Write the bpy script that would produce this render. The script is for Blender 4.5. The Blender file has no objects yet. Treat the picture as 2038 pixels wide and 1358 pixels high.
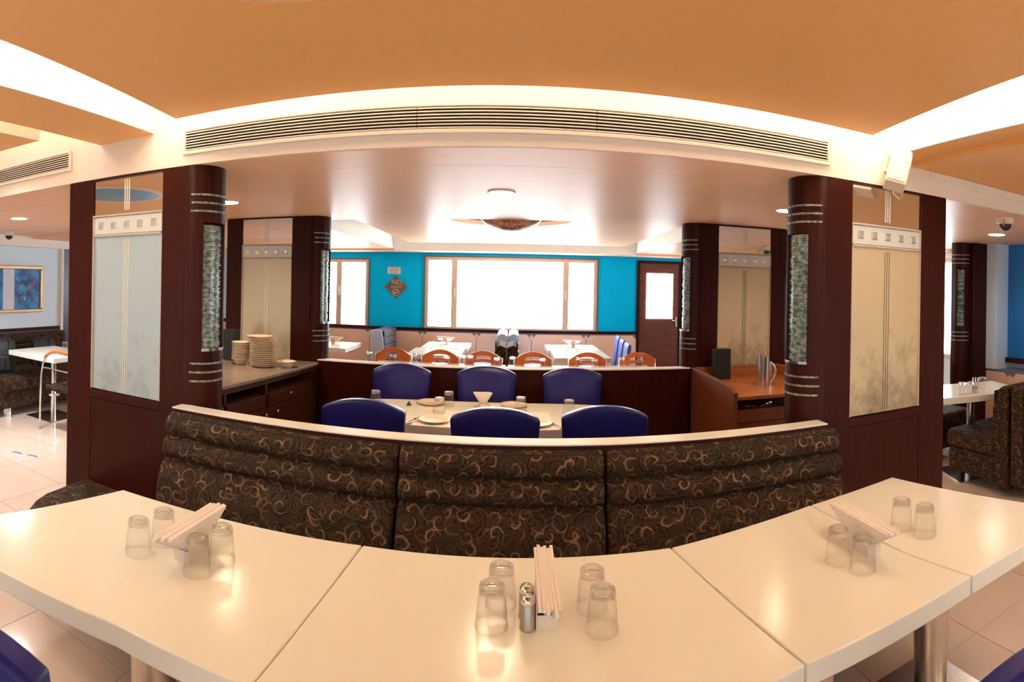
import bpy, math, random
from mathutils import Vector, Matrix
random.seed(7)
PI = math.pi
C = bpy.context.scene.collection
S = bpy.context.scene

# ------------------------------------------------------------------ camera, world, exposure
EYE = 1.6            # camera height
FOC = 1060.0         # pixels per radian of the stitched (cylindrical) panorama
PXC, PYH = 1019.0, 570.0
ROLL = 0.0205
cd = bpy.data.cameras.new('camera')
cd.type = 'PANO'
cd.panorama_type = 'CENTRAL_CYLINDRICAL'
cd.central_cylindrical_range_u_min = -PXC / FOC
cd.central_cylindrical_range_u_max = (2038 - PXC) / FOC
cd.central_cylindrical_range_v_min = -(1358 - PYH) / FOC
cd.central_cylindrical_range_v_max = PYH / FOC
cd.central_cylindrical_radius = 1.0
cd.clip_start = 0.02
cam = bpy.data.objects.new('camera', cd)
C.objects.link(cam)
_c, _s = math.cos(ROLL), math.sin(ROLL)
cam.matrix_world = Matrix(((_c, -_s, 0, 0), (0, 0, -1, 0), (_s, _c, 0, EYE), (0, 0, 0, 1)))
S.camera = cam

w = bpy.data.worlds.new('world')
S.world = w
w.use_nodes = True
w.node_tree.nodes['Background'].inputs[0].default_value = (0.80, 0.92, 1.0, 1)
w.node_tree.nodes['Background'].inputs[1].default_value = 0.75

S.view_settings.view_transform = 'Standard'
S.view_settings.look = 'None'
S.view_settings.gamma = 1
S.view_settings.use_curve_mapping = False
S.view_settings.exposure = 0.74
S.cycles.max_bounces = 14
S.cycles.diffuse_bounces = 6
S.cycles.glossy_bounces = 6
S.cycles.transmission_bounces = 12
S.cycles.transparent_max_bounces = 12
S.cycles.sample_clamp_indirect = 6.0
S.cycles.use_denoising = True

WARM = (1.0, 0.95, 0.86)
COVE = (0.94, 0.985, 0.92)


def lamp(kind, name, loc, energy, color=WARM, rot=(0, 0, 0), **kw):
    l = bpy.data.lights.new(name, kind)
    l.energy = energy
    l.color = color
    for k, v in kw.items():
        setattr(l, k, v)
    o = bpy.data.objects.new(name, l)
    C.objects.link(o)
    o.location = loc
    o.rotation_euler = rot
    return o


def cove(name, loc, sx, sy, energy, rot=(PI, 0, 0), color=COVE):
    return lamp('AREA', name, loc, energy, color, rot, shape='RECTANGLE', size=sx, size_y=sy)


# LED strips lying on top of the ceiling rafts, shining up into the coves; the cool one is added
cove('cove_light', (0.05, 1.92, 2.46), 3.0, 0.06, 20)
cove('cove_light', (-1.36, 0.0, 2.46), 0.06, 3.8, 66)
cove('cove_light', (1.42, 0.0, 2.46), 0.06, 3.8, 80)
cove('cove_light', (-2.62, 0.0, 2.56), 0.06, 3.6, 70, color=(0.80, 0.92, 1.0))  # added strip, tinted cool to stand in for daylight on the left
cove('cove_light', (0.05, 6.9, 2.3), 2.8, 0.06, 3)
cove('cove_light', (-1.38, 6.0, 2.3), 0.06, 2.4, 3)
cove('cove_light', (1.46, 6.0, 2.3), 0.06, 2.4, 3)

# ------------------------------------------------------------------ helpers


class MB:
    """collects shapes, then links them as ONE mesh object"""

    def __init__(self):
        self.v, self.f, self.uv = [], [], {}

    def add(self, vs, fs, uvs=None):
        b = len(self.v)
        self.v += [tuple(p) for p in vs]
        for k, f in enumerate(fs):
            if uvs is not None:
                self.uv[len(self.f)] = [uvs[i] for i in f]
            self.f.append([b + i for i in f])
        return self

    def box(self, x0, x1, y0, y1, z0, z1):
        if x0 > x1: x0, x1 = x1, x0
        if y0 > y1: y0, y1 = y1, y0
        if z0 > z1: z0, z1 = z1, z0
        vs = [(x, y, z) for z in (z0, z1) for y in (y0, y1) for x in (x0, x1)]
        return self.add(vs, [(0, 2, 3, 1), (4, 5, 7, 6), (0, 1, 5, 4), (2, 6, 7, 3), (0, 4, 6, 2), (1, 3, 7, 5)])

    def obox(self, c, size, rz=0, rx=0, ry=0):
        m = Matrix.Rotation(rz, 3, 'Z') @ Matrix.Rotation(ry, 3, 'Y') @ Matrix.Rotation(rx, 3, 'X')
        a, b, d = size[0] / 2, size[1] / 2, size[2] / 2
        vs = [Vector(c) + m @ Vector((x, y, z)) for z in (-d, d) for y in (-b, b) for x in (-a, a)]
        return self.add(vs, [(0, 2, 3, 1), (4, 5, 7, 6), (0, 1, 5, 4), (2, 6, 7, 3), (0, 4, 6, 2), (1, 3, 7, 5)])

    def ext(self, poly, vec):
        """extrude a 3-D polygon along vec"""
        n = len(poly)
        vec = Vector(vec)
        a = [Vector(p) for p in poly]
        nrm = Vector((0, 0, 0))
        for i in range(n):
            nrm += a[i].cross(a[(i + 1) % n])
        if nrm.dot(vec) < 0:
            a.reverse()
        vs = a + [p + vec for p in a]
        fs = [tuple(range(n - 1, -1, -1)), tuple(range(n, 2 * n))]
        fs += [(i, (i + 1) % n, n + (i + 1) % n, n + i) for i in range(n)]
        return self.add(vs, fs)

    def prism(self, poly, z0, z1):
        return self.ext([(x, y, z0) for x, y in poly], (0, 0, z1 - z0))

    def lathe(self, prof, c=(0, 0, 0), seg=24, a0=0.0, a1=2 * PI, closed=False):
        """turn a profile of (r, z); caps itself where r = 0; closed joins the profile's ends"""
        full = abs(a1 - a0 - 2 * PI) < 1e-6
        n = seg if full else seg + 1
        vs, m = [], len(prof)
        for i in range(n):
            a = a0 + (a1 - a0) * i / seg
            for r, z in prof:
                vs.append((c[0] + r * math.cos(a), c[1] + r * math.sin(a), c[2] + z))
        fs = []
        for i in range(seg):
            j = (i + 1) % n
            for k in range(m if closed else m - 1):
                l = (k + 1) % m
                q = [i * m + k, j * m + k, j * m + l, i * m + l]
                if prof[k][0] < 1e-7: q = [q[0], q[2], q[3]]
                elif prof[l][0] < 1e-7: q = [q[0], q[1], q[2]]
                fs.append(tuple(q))
        if closed and not full:
            fs.append(tuple(range(m)))
            fs.append(tuple(range((n - 1) * m + m - 1, (n - 1) * m - 1, -1)))
        return self.add(vs, fs)

    def tube(self, pts, r, seg=8, closed=False):
        pts = [Vector(p) for p in pts]
        n = len(pts)
        rs = r if isinstance(r, (list, tuple)) else [r] * n
        up = None
        vs, fs = [], []
        for i in range(n):
            t = (pts[min(i + 1, n - 1)] - pts[max(i - 1, 0)])
            if closed: t = pts[(i + 1) % n] - pts[i - 1]
            t.normalize()
            if up is None:
                up = Vector((0, 0, 1)) if abs(t.z) < 0.9 else Vector((1, 0, 0))
            side = t.cross(up)
            side.normalize()
            up = side.cross(t)
            for k in range(seg):
                a = 2 * PI * k / seg
                vs.append(pts[i] + rs[i] * (math.cos(a) * side + math.sin(a) * up))
        for i in range(n if closed else n - 1):
            j = (i + 1) % n
            for k in range(seg):
                l = (k + 1) % seg
                fs.append((i * seg + k, i * seg + l, j * seg + l, j * seg + k))
        if not closed:
            fs.append(tuple(range(seg - 1, -1, -1)))
            fs.append(tuple((n - 1) * seg + k for k in range(seg)))
        return self.add(vs, fs)

    def grid(self, fn, nu, nv, uvfn=None, flip=False):
        vs, uvs = [], []
        for j in range(nv + 1):
            for i in range(nu + 1):
                u, v = i / nu, j / nv
                vs.append(fn(u, v))
                uvs.append(uvfn(u, v) if uvfn else (u, v))
        fs = []
        for j in range(nv):
            for i in range(nu):
                a = j * (nu + 1) + i
                q = (a, a + 1, a + nu + 2, a + nu + 1)
                fs.append(q[::-1] if flip else q)
        return self.add(vs, fs, uvs if uvfn else None)

    def build(self, name, mat, parent=None, smooth=False, bevel=0.0, seg=2, world=True, loc=None, auto=None):
        vs = self.v
        if parent is not None:
            o3 = Vector(ORIG.get(parent.name, (0, 0, 0))) if world else Vector((0, 0, 0))
        elif not world and loc is None:
            o3 = Vector((0, 0, 0))
        elif loc is not None:
            o3 = Vector(loc) if world else Vector((0, 0, 0))
        else:
            xs = [p[0] for p in vs]; ys = [p[1] for p in vs]; zs = [p[2] for p in vs]
            o3 = Vector(((min(xs) + max(xs)) / 2, (min(ys) + max(ys)) / 2, min(zs)))
        me = bpy.data.meshes.new(name)
        me.from_pydata([tuple(Vector(p) - o3) for p in vs], [], self.f)
        uvl = me.uv_layers.new(name='UVMap')
        for p in me.polygons:
            given = self.uv.get(p.index)
            n = p.normal
            ax = max(range(3), key=lambda i: abs(n[i]))
            for k, li in enumerate(p.loop_indices):
                if given:
                    uvl.data[li].uv = given[k]
                else:
                    q = me.vertices[me.loops[li].vertex_index].co
                    uvl.data[li].uv = ((q.y, q.z), (q.x, q.z), (q.x, q.y))[ax]
            p.use_smooth = smooth
        me.materials.append(mat)
        o = bpy.data.objects.new(name, me)
        C.objects.link(o)
        if parent is not None:
            o.parent = parent
            ORIG[o.name] = tuple(o3)
        else:
            o.location = o3 if world else (loc or (0, 0, 0))
            ORIG[o.name] = tuple(o3)
        if smooth and auto is not None:
            me.set_sharp_from_angle(angle=math.radians(auto))
        if bevel > 0:
            b = o.modifiers.new('bevel', 'BEVEL')
            b.width = bevel
            b.segments = seg
            b.limit_method = 'ANGLE'
            b.angle_limit = math.radians(40)
            b.harden_normals = False
            if smooth is False:
                for p in me.polygons: p.use_smooth = True
                me.set_sharp_from_angle(angle=math.radians(50))
        return o


ORIG = {}


def B(*a):
    return MB().box(*a)


def tag(o, label=None, cat=None, group=None, kind=None):
    if label: o['label'] = label
    if cat: o['category'] = cat
    if group: o['group'] = group
    if kind: o['kind'] = kind
    return o


def thing(name, label, cat, loc=(0, 0, 0), rz=0, group=None, kind=None):
    o = bpy.data.objects.new(name, None)
    o.empty_display_size = 0.05
    C.objects.link(o)
    o.location = loc
    o.rotation_euler = (0, 0, rz)
    ORIG[o.name] = tuple(loc)
    return tag(o, label, cat, group, kind)


def copy_tree(o, parent=None):
    c = o.copy()
    C.objects.link(c)
    if parent is not None: c.parent = parent
    for ch in KIDS(o): copy_tree(ch, c)
    return c


def KIDS(o):
    return [x for x in list(C.objects) if x.parent == o]


def dup(o, loc, rz=0, label=None, group=None):
    c = copy_tree(o)
    c.location = loc
    c.rotation_euler = (0, 0, rz)
    if label: c['label'] = label
    if group: c['group'] = group
    return c


class Placer:
    """builds a thing once and copies it for every further place"""

    def __init__(self, make):
        self.make, self.first, self.used = make, None, False

    def at(self, loc, rz=0, label=None, group=None):
        if self.first is None:
            self.first = self.make()
            o = self.first
            o.location = loc
            o.rotation_euler = (0, 0, rz)
            if label: o['label'] = label
            if group: o['group'] = group
            return o
        return dup(self.first, loc, rz, label, group)


# ------------------------------------------------------------------ materials
MATS = {}


def nodes(m):
    return m.node_tree.nodes, m.node_tree.links


def pmat(name, col, rough=0.5, metal=0.0, spec=0.5, coat=0.0, emit=None, es=0.0, trans=0.0, ior=1.45):
    m = bpy.data.materials.new(name)
    m.use_nodes = True
    b = m.node_tree.nodes['Principled BSDF']
    b.inputs['Base Color'].default_value = (*col, 1)
    b.inputs['Roughness'].default_value = rough
    b.inputs['Metallic'].default_value = metal
    b.inputs['Specular IOR Level'].default_value = spec
    b.inputs['Coat Weight'].default_value = coat
    b.inputs['Coat Roughness'].default_value = 0.08
    b.inputs['Transmission Weight'].default_value = trans
    b.inputs['IOR'].default_value = ior
    if emit:
        b.inputs['Emission Color'].default_value = (*emit, 1)
        b.inputs['Emission Strength'].default_value = es
    MATS[name] = m
    return m


def noisy(m, c2, scale=(8, 8, 8), detail=4, lo=0.35, hi=0.65, bump=0.0, coord='Object', dist=0.0, bscale=None, rough2=None):
    """mix the base colour with a second one by stretched noise, with an optional bump"""
    n, l = nodes(m)
    b = n['Principled BSDF']
    c1 = tuple(b.inputs['Base Color'].default_value)
    tc = n.new('ShaderNodeTexCoord')
    mp = n.new('ShaderNodeMapping')
    mp.inputs['Scale'].default_value = scale
    l.new(tc.outputs[coord], mp.inputs[0])
    t = n.new('ShaderNodeTexNoise')
    t.inputs['Scale'].default_value = 1.0
    t.inputs['Detail'].default_value = detail
    t.inputs['Distortion'].default_value = dist
    l.new(mp.outputs[0], t.inputs['Vector'])
    r = n.new('ShaderNodeValToRGB')
    r.color_ramp.elements[0].position = lo
    r.color_ramp.elements[1].position = hi
    r.color_ramp.elements[0].color = c1
    r.color_ramp.elements[1].color = (*c2, 1)
    l.new(t.outputs['Fac'], r.inputs[0])
    l.new(r.outputs[0], b.inputs['Base Color'])
    if rough2 is not None:
        rr = n.new('ShaderNodeMapRange')
        rr.inputs['To Min'].default_value = b.inputs['Roughness'].default_value
        rr.inputs['To Max'].default_value = rough2
        l.new(t.outputs['Fac'], rr.inputs[0])
        l.new(rr.outputs[0], b.inputs['Roughness'])
    if bump:
        bp = n.new('ShaderNodeBump')
        bp.inputs['Strength'].default_value = bump
        bp.inputs['Distance'].default_value = 0.002
        l.new(t.outputs['Fac'], bp.inputs['Height'])
        l.new(bp.outputs[0], b.inputs['Normal'])
    return m


wood = noisy(pmat('dark_wood', (0.032, 0.0050, 0.0028), 0.30, spec=0.14), (0.043, 0.0074, 0.0038), (60, 60, 3), 5, bump=0.03)
wood_low = noisy(pmat('walnut', (0.052, 0.014, 0.007), 0.34), (0.078, 0.023, 0.011), (50, 50, 4), 5, bump=0.03)
wood_hor = noisy(pmat('door_wood', (0.10, 0.022, 0.012), 0.35), (0.16, 0.038, 0.018), (3, 3, 40), 5)
teak = noisy(pmat('teak', (0.30, 0.090, 0.022), 0.32), (0.42, 0.14, 0.035), (6, 60, 60), 5, bump=0.02)
teak_panel = noisy(pmat('teak_panel', (0.15, 0.042, 0.016), 0.35), (0.22, 0.066, 0.024), (60, 60, 4), 5, bump=0.02)
chair_wood = noisy(pmat('orange_plywood', (0.72, 0.155, 0.025), 0.3, coat=0.3), (0.80, 0.21, 0.04), (8, 50, 50), 3)
laminate = noisy(pmat('cream_laminate', (0.90, 0.88, 0.77), 0.18, spec=0.5), (0.91, 0.89, 0.785), (3, 3, 3), 2)
lam_edge = pmat('laminate_edge', (0.74, 0.56, 0.45), 0.3)
tile_m = noisy(pmat('floor_tile', (0.70, 0.54, 0.43), 0.10), (0.74, 0.58, 0.47), (2.5, 2.5, 2.5), 3)
grout = pmat('grout', (0.30, 0.19, 0.12), 0.7)
leafblue = pmat('blue_inlay', (0.20, 0.25, 0.38), 0.15)
raft_m = noisy(pmat('tan_paint', (0.87, 0.47, 0.18), 0.6), (0.89, 0.485, 0.19), (30, 30, 30), 4, bump=0.02)
soffit_m = noisy(pmat('tan_laminate', (0.95, 0.58, 0.37), 0.36, spec=0.10), (0.97, 0.62, 0.40), (1.5, 14, 14), 5, bump=0.035, rough2=0.42)
cream = noisy(pmat('cream_paint', (0.90, 0.80, 0.68), 0.6), (0.88, 0.78, 0.66), (5, 5, 5), 3)
white = pmat('white_paint', (0.90, 0.86, 0.80), 0.6)
daylit_white = pmat('daylight_tinted_white', (0.74, 0.83, 0.80), 0.6)  # bluish-green daylight tint put into the colour of the left raft's side
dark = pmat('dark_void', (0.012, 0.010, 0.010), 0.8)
blue = noisy(pmat('blue_paint', (0.0, 0.50, 0.96), 0.6, spec=0.08), (0.0, 0.53, 0.97), (2, 2, 2), 3)
deepblue = noisy(pmat('deep_blue_blind', (0.012, 0.16, 0.50), 0.6), (0.016, 0.20, 0.56), (2, 2, 2), 3)
paleblue = noisy(pmat('pale_blue_paint', (0.70, 0.84, 0.95), 0.6), (0.72, 0.86, 0.96), (3, 3, 3), 3)
slate = pmat('slate_blue_tile', (0.16, 0.18, 0.27), 0.3)
peach = noisy(pmat('peach_tile', (0.84, 0.56, 0.43), 0.32), (0.87, 0.60, 0.47), (7, 7, 7), 4)
vinyl = noisy(pmat('blue_vinyl', (0.011, 0.009, 0.120), 0.36, spec=0.4), (0.014, 0.011, 0.140), (60, 60, 60), 3, bump=0.03)
vinyl_glare = pmat('glare_lightened_blue_vinyl', (0.05, 0.13, 0.50), 0.3)  # blue chair vinyl, lightened in its colour to stand for window glare
vinyl_w = pmat('pale_or_glared_vinyl', (0.50, 0.62, 0.82), 0.3)  # pale blue end panel; on the middle pair, window glare painted in
greyvinyl = noisy(pmat('charcoal_upholstery', (0.05, 0.055, 0.07), 0.45), (0.12, 0.13, 0.16), (50, 50, 50), 4)
chrome = pmat('chrome', (0.78, 0.76, 0.74), 0.12, 1.0)
brushed = noisy(pmat('brushed_steel', (0.62, 0.56, 0.50), 0.28, 1.0), (0.70, 0.64, 0.58), (80, 80, 3), 3)
darkmetal = pmat('dark_metal', (0.08, 0.075, 0.07), 0.35, 0.8)
mirror = pmat('mirror_glass', (0.78, 0.76, 0.72), 0.035, 1.0)
bevelglass = pmat('bevelled_mirror', (0.70, 0.73, 0.70), 0.22, 0.7)
bandglass = pmat('frosted_band', (0.70, 0.72, 0.64), 0.45)
etch = pmat('etched_line', (0.82, 0.76, 0.62), 0.5)
alu = pmat('window_aluminium', (0.56, 0.44, 0.37), 0.45)
gasket = pmat('window_gasket', (0.13, 0.12, 0.14), 0.6)
sky_pane = pmat('bright_window_glass', (0.9, 0.95, 1.0), 0.2, emit=(0.84, 0.94, 1.0), es=7.0)
lightdisc = pmat('lamp_diffuser', (1, 0.95, 0.85), 0.4, emit=(1.0, 0.84, 0.62), es=9.0)
coolpanel = pmat('panel_lamp', (1, 1, 1), 0.4, emit=(0.84, 0.93, 1.0), es=40.0)
porcelain = pmat('cream_porcelain', (0.84, 0.70, 0.53), 0.2)
napkin_m = noisy(pmat('paper_napkin', (0.88, 0.80, 0.74), 0.85), (0.91, 0.83, 0.77), (40, 40, 40), 3)
plastic = pmat('white_plastic', (0.80, 0.70, 0.62), 0.35)
blackp = pmat('black_plastic', (0.018, 0.017, 0.017), 0.45)
bagcloth = noisy(pmat('black_nylon', (0.012, 0.012, 0.014), 0.6), (0.03, 0.03, 0.034), (60, 60, 60), 3, bump=0.1)
redtrim = pmat('red_piping', (0.45, 0.03, 0.03), 0.5)
speaker_m = pmat('speaker_plastic', (0.82, 0.66, 0.54), 0.45)
grille_m = noisy(pmat('speaker_grille', (0.60, 0.47, 0.40), 0.6), (0.66, 0.52, 0.44), (300, 300, 300), 2)
gold = pmat('gold_frame', (0.52, 0.30, 0.12), 0.35, 0.6)
reflect_tint = pmat('reflection_tinted_panel', (0.10, 0.085, 0.16), 0.3)  # purple-blue reflection put into the dark door's colour
copper = noisy(pmat('copper_mosaic', (0.32, 0.13, 0.07), 0.25, 0.6), (0.62, 0.36, 0.24), (45, 45, 45), 2, bump=0.5)
mocha = pmat('brown_recess_paint', (0.20, 0.085, 0.045), 0.6)
bluemosaic = noisy(pmat('blue_glass_mosaic', (0.03, 0.09, 0.20), 0.25), (0.12, 0.26, 0.42), (60, 60, 60), 2, bump=0.4)
granite = noisy(pmat('granite', (0.17, 0.125, 0.10), 0.22), (0.34, 0.27, 0.22), (90, 90, 90), 6, 0.3, 0.7)
slabs = noisy(pmat('stacked_green_glass', (0.10, 0.16, 0.12), 0.18, spec=0.9), (0.42, 0.50, 0.43), (35, 35, 60), 3, 0.4, 0.62, bump=0.6)
ringglass = noisy(pmat('ring_glass', (0.09, 0.14, 0.10), 0.2, spec=0.9), (0.36, 0.38, 0.31), (70, 70, 70), 2, bump=0.5)
gilt = pmat('gilt_print', (0.62, 0.46, 0.24), 0.4, 0.3)
signgrey = noisy(pmat('sign_grey', (0.10, 0.075, 0.085), 0.35), (0.20, 0.15, 0.15), (8, 8, 8), 3)
paper = pmat('notice_paper', (0.70, 0.62, 0.60), 0.6)
ink = pmat('notice_ink', (0.36, 0.20, 0.22), 0.7)
pepper = pmat('metal_shaker', (0.50, 0.40, 0.33), 0.28, 1.0)
bulbw = pmat('camera_white', (0.82, 0.72, 0.66), 0.4)

# drinking glass: plain refracting glass
glass_m = bpy.data.materials.new('drinking_glass')
glass_m.use_nodes = True
_n, _l = nodes(glass_m)
_n.remove(_n['Principled BSDF'])
_g = _n.new('ShaderNodeBsdfGlossy')
_g.inputs['Roughness'].default_value = 0.0
_t = _n.new('ShaderNodeBsdfTransparent')
_t.inputs['Color'].default_value = (0.985, 0.982, 0.975, 1)
_w = _n.new('ShaderNodeLayerWeight')
_w.inputs['Blend'].default_value = 0.5
_p = _n.new('ShaderNodeMath')
_p.operation = 'POWER'
_l.new(_w.outputs['Facing'], _p.inputs[0])
_p.inputs[1].default_value = 4.0
_f = _n.new('ShaderNodeMath')
_f.operation = 'MULTIPLY_ADD'
_l.new(_p.outputs[0], _f.inputs[0])
_f.inputs[1].default_value = 0.75
_f.inputs[2].default_value = 0.035
_x = _n.new('ShaderNodeMixShader')
_l.new(_f.outputs[0], _x.inputs[0])
_l.new(_t.outputs[0], _x.inputs[1])
_l.new(_g.outputs[0], _x.inputs[2])
_l.new(_x.outputs[0], _n['Material Output'].inputs[0])
# the thick foot of a tumbler: solid refracting glass
glass_foot = bpy.data.materials.new('thick_glass')
glass_foot.use_nodes = True
_n, _l = nodes(glass_foot)
_n.remove(_n['Principled BSDF'])
_g = _n.new('ShaderNodeBsdfGlass')
_g.inputs['Roughness'].default_value = 0.0
_g.inputs['IOR'].default_value = 1.42
_t = _n.new('ShaderNodeBsdfTransparent')
_t.inputs['Color'].default_value = (0.99, 0.985, 0.98, 1)
_x = _n.new('ShaderNodeMixShader')
_x.inputs[0].default_value = 0.5
_l.new(_t.outputs[0], _x.inputs[1])
_l.new(_g.outputs[0], _x.inputs[2])
_l.new(_x.outputs[0], _n['Material Output'].inputs[0])


def stained_pane(name, c1, c2, metal, rough, amount):
    """frosted mirror: matt silvered glass, blotched by worn silvering that gathers at the foot of the pane"""
    m = pmat(name, c1, rough, metal)
    n, l = nodes(m)
    b = n['Principled BSDF']
    tc = n.new('ShaderNodeTexCoord')
    mp = n.new('ShaderNodeMapping')
    mp.inputs['Scale'].default_value = (9, 9, 7)
    l.new(tc.outputs['Object'], mp.inputs[0])
    t = n.new('ShaderNodeTexNoise')
    t.inputs['Scale'].default_value = 1.3
    t.inputs['Detail'].default_value = 9
    t.inputs['Roughness'].default_value = 0.72
    l.new(mp.outputs[0], t.inputs['Vector'])
    sp = n.new('ShaderNodeSeparateXYZ')
    l.new(tc.outputs['Generated'], sp.inputs[0])
    mr = n.new('ShaderNodeMapRange')
    mr.inputs['From Min'].default_value = 0.62
    mr.inputs['From Max'].default_value = 0.0
    mr.inputs['To Min'].default_value = -0.12
    mr.inputs['To Max'].default_value = amount
    l.new(sp.outputs['Z'], mr.inputs[0])
    ad = n.new('ShaderNodeMath')
    ad.operation = 'ADD'
    l.new(t.outputs['Fac'], ad.inputs[0])
    l.new(mr.outputs[0], ad.inputs[1])
    r = n.new('ShaderNodeValToRGB')
    r.color_ramp.elements[0].position = 0.50
    r.color_ramp.elements[1].position = 0.92
    r.color_ramp.elements[0].color = (*c1, 1)
    r.color_ramp.elements[1].color = (*c2, 1)
    l.new(ad.outputs[0], r.inputs[0])
    l.new(r.outputs[0], b.inputs['Base Color'])
    return m


frost = stained_pane('frosted_mirror', (0.47, 0.56, 0.57), (0.24, 0.22, 0.18), 0.30, 0.42, 0.05)
frost_worn = stained_pane('frosted_mirror_worn', (0.66, 0.52, 0.32), (0.22, 0.155, 0.105), 0.30, 0.42, 0.24)
frost_warm = stained_pane('frosted_mirror_warm', (0.60, 0.50, 0.34), (0.26, 0.21, 0.15), 0.5, 0.33, 0.05)


def swirl_fabric():
    """dark brown jacquard with tan curls: a spiral arc in every cell of jittered grids, on UV metres"""
    m = pmat('swirl_jacquard', (0.035, 0.02, 0.012), 0.8, spec=0.2)
    n, l = nodes(m)
    b = n['Principled BSDF']
    uvn = n.new('ShaderNodeUVMap')
    uvn.uv_map = 'UVMap'

    def M(op, a, bb=None, cc=None):
        q = n.new('ShaderNodeMath')
        q.operation = op
        for i, x in enumerate((a, bb, cc)):
            if x is None: continue
            if isinstance(x, (int, float)): q.inputs[i].default_value = x
            else: l.new(x, q.inputs[i])
        return q.outputs[0]

    # a gentle warp keeps the woven curls from looking compass-drawn
    wz = n.new('ShaderNodeTexNoise')
    wz.inputs['Scale'].default_value = 16
    wz.inputs['Detail'].default_value = 2
    l.new(uvn.outputs[0], wz.inputs['Vector'])
    wv = n.new('ShaderNodeVectorMath')
    wv.operation = 'MULTIPLY_ADD'
    l.new(wz.outputs['Color'], wv.inputs[0])
    wv.inputs[1].default_value = (0.034, 0.034, 0)
    l.new(uvn.outputs[0], wv.inputs[2])

    def layer(scale, off, r0, r1, wid, turns, rnd):
        mp = n.new('ShaderNodeMapping')
        mp.inputs['Location'].default_value = (off, off * 1.7, 0)
        l.new(wv.outputs[0], mp.inputs[0])
        vo = n.new('ShaderNodeTexVoronoi')
        vo.voronoi_dimensions = '2D'
        vo.inputs['Scale'].default_value = scale
        vo.inputs['Randomness'].default_value = rnd
        l.new(mp.outputs[0], vo.inputs['Vector'])
        sb = n.new('ShaderNodeVectorMath')
        sb.operation = 'SUBTRACT'
        l.new(mp.outputs[0], sb.inputs[0])
        l.new(vo.outputs['Position'], sb.inputs[1])
        s1 = n.new('ShaderNodeSeparateXYZ')
        l.new(sb.outputs[0], s1.inputs[0])
        sc = n.new('ShaderNodeSeparateColor')
        l.new(vo.outputs['Color'], sc.inputs[0])
        ang = M('ARCTAN2', s1.outputs[1], s1.outputs[0])
        # every second curl winds the other way
        sg = M('SUBTRACT', M('MULTIPLY', M('GREATER_THAN', sc.outputs[1], 0.5), 2.0), 1.0)
        t = M('FRACT', M('ADD', M('MULTIPLY', M('MULTIPLY', ang, sg), 1 / (2 * PI)), sc.outputs[0]))
        rad = M('SQRT', M('ADD', M('MULTIPLY', s1.outputs[0], s1.outputs[0]), M('MULTIPLY', s1.outputs[1], s1.outputs[1])))
        out = None
        for k in range(turns):
            tk = M('ADD', t, float(k))
            tgt = M('MULTIPLY_ADD', tk, (r1 - r0) / turns, r0)
            d = M('ABSOLUTE', M('SUBTRACT', rad, tgt))
            wk = M('MULTIPLY', M('SINE', M('MULTIPLY', tk, PI / turns)), wid)
            f = n.new('ShaderNodeMapRange')
            f.interpolation_type = 'SMOOTHSTEP'
            l.new(M('DIVIDE', d, M('ADD', wk, 0.0003)), f.inputs[0])
            f.inputs['From Min'].default_value = 1.2
            f.inputs['From Max'].default_value = 0.5
            out = f.outputs[0] if out is None else M('MAXIMUM', out, f.outputs[0])
        return out

    A = layer(12.5, 0.0, 0.004, 0.036, 0.0042, 1, 0.8)
    A2 = layer(10.5, 5.31, 0.018, 0.050, 0.0038, 1, 0.9)
    Bq = layer(15.0, 3.37, 0.003, 0.032, 0.0019, 2, 0.85)
    D = layer(9.5, 7.11, 0.008, 0.070, 0.0036, 3, 0.85)
    fad = n.new('ShaderNodeTexNoise')
    fad.inputs['Scale'].default_value = 22
    fad.inputs['Detail'].default_value = 3
    l.new(uvn.outputs[0], fad.inputs['Vector'])
    fm = n.new('ShaderNodeMapRange')
    fm.inputs['From Min'].default_value = 0.36
    fm.inputs['From Max'].default_value = 0.60
    fm.inputs['To Min'].default_value = 0.25
    l.new(fad.outputs['Fac'], fm.inputs[0])
    fade = fm.outputs[0]
    nz = n.new('ShaderNodeTexNoise')
    nz.inputs['Scale'].default_value = 420
    l.new(uvn.outputs[0], nz.inputs['Vector'])

    def mix(fac, c1, c2):
        q = n.new('ShaderNodeMix')
        q.data_type = 'RGBA'
        if isinstance(fac, float): q.inputs[0].default_value = fac
        else: l.new(fac, q.inputs[0])
        for i, x in ((6, c1), (7, c2)):
            if isinstance(x, tuple): q.inputs[i].default_value = (*x, 1)
            else: l.new(x, q.inputs[i])
        return q.outputs[2]
    base = mix(nz.outputs['Fac'], (0.018, 0.0095, 0.0045), (0.046, 0.024, 0.011))
    c = mix(M('MULTIPLY', D, 0.85), base, (0.008, 0.005, 0.004))
    c = mix(M('MULTIPLY', Bq, 0.45), c, (0.12, 0.064, 0.034))
    c = mix(M('MULTIPLY', M('MULTIPLY', A2, fade), 0.62), c, (0.17, 0.092, 0.048))
    c = mix(M('MULTIPLY', M('MULTIPLY', A, fade), 0.85), c, (0.25, 0.135, 0.062))
    l.new(c, b.inputs['Base Color'])
    bp = n.new('ShaderNodeBump')
    bp.inputs['Strength'].default_value = 0.15
    bp.inputs['Distance'].default_value = 0.001
    l.new(nz.outputs['Fac'], bp.inputs['Height'])
    l.new(bp.outputs[0], b.inputs['Normal'])
    return m


fabric = swirl_fabric()

# ------------------------------------------------------------------ key planes (metres)
WY, RY, FY = 2.15, 4.2, 8.2     # front pier plane, rear pier plane, far wall
SZ = 2.165                      # low glossy ceiling
XL, XR = -5.85, 4.9             # side walls

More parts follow.
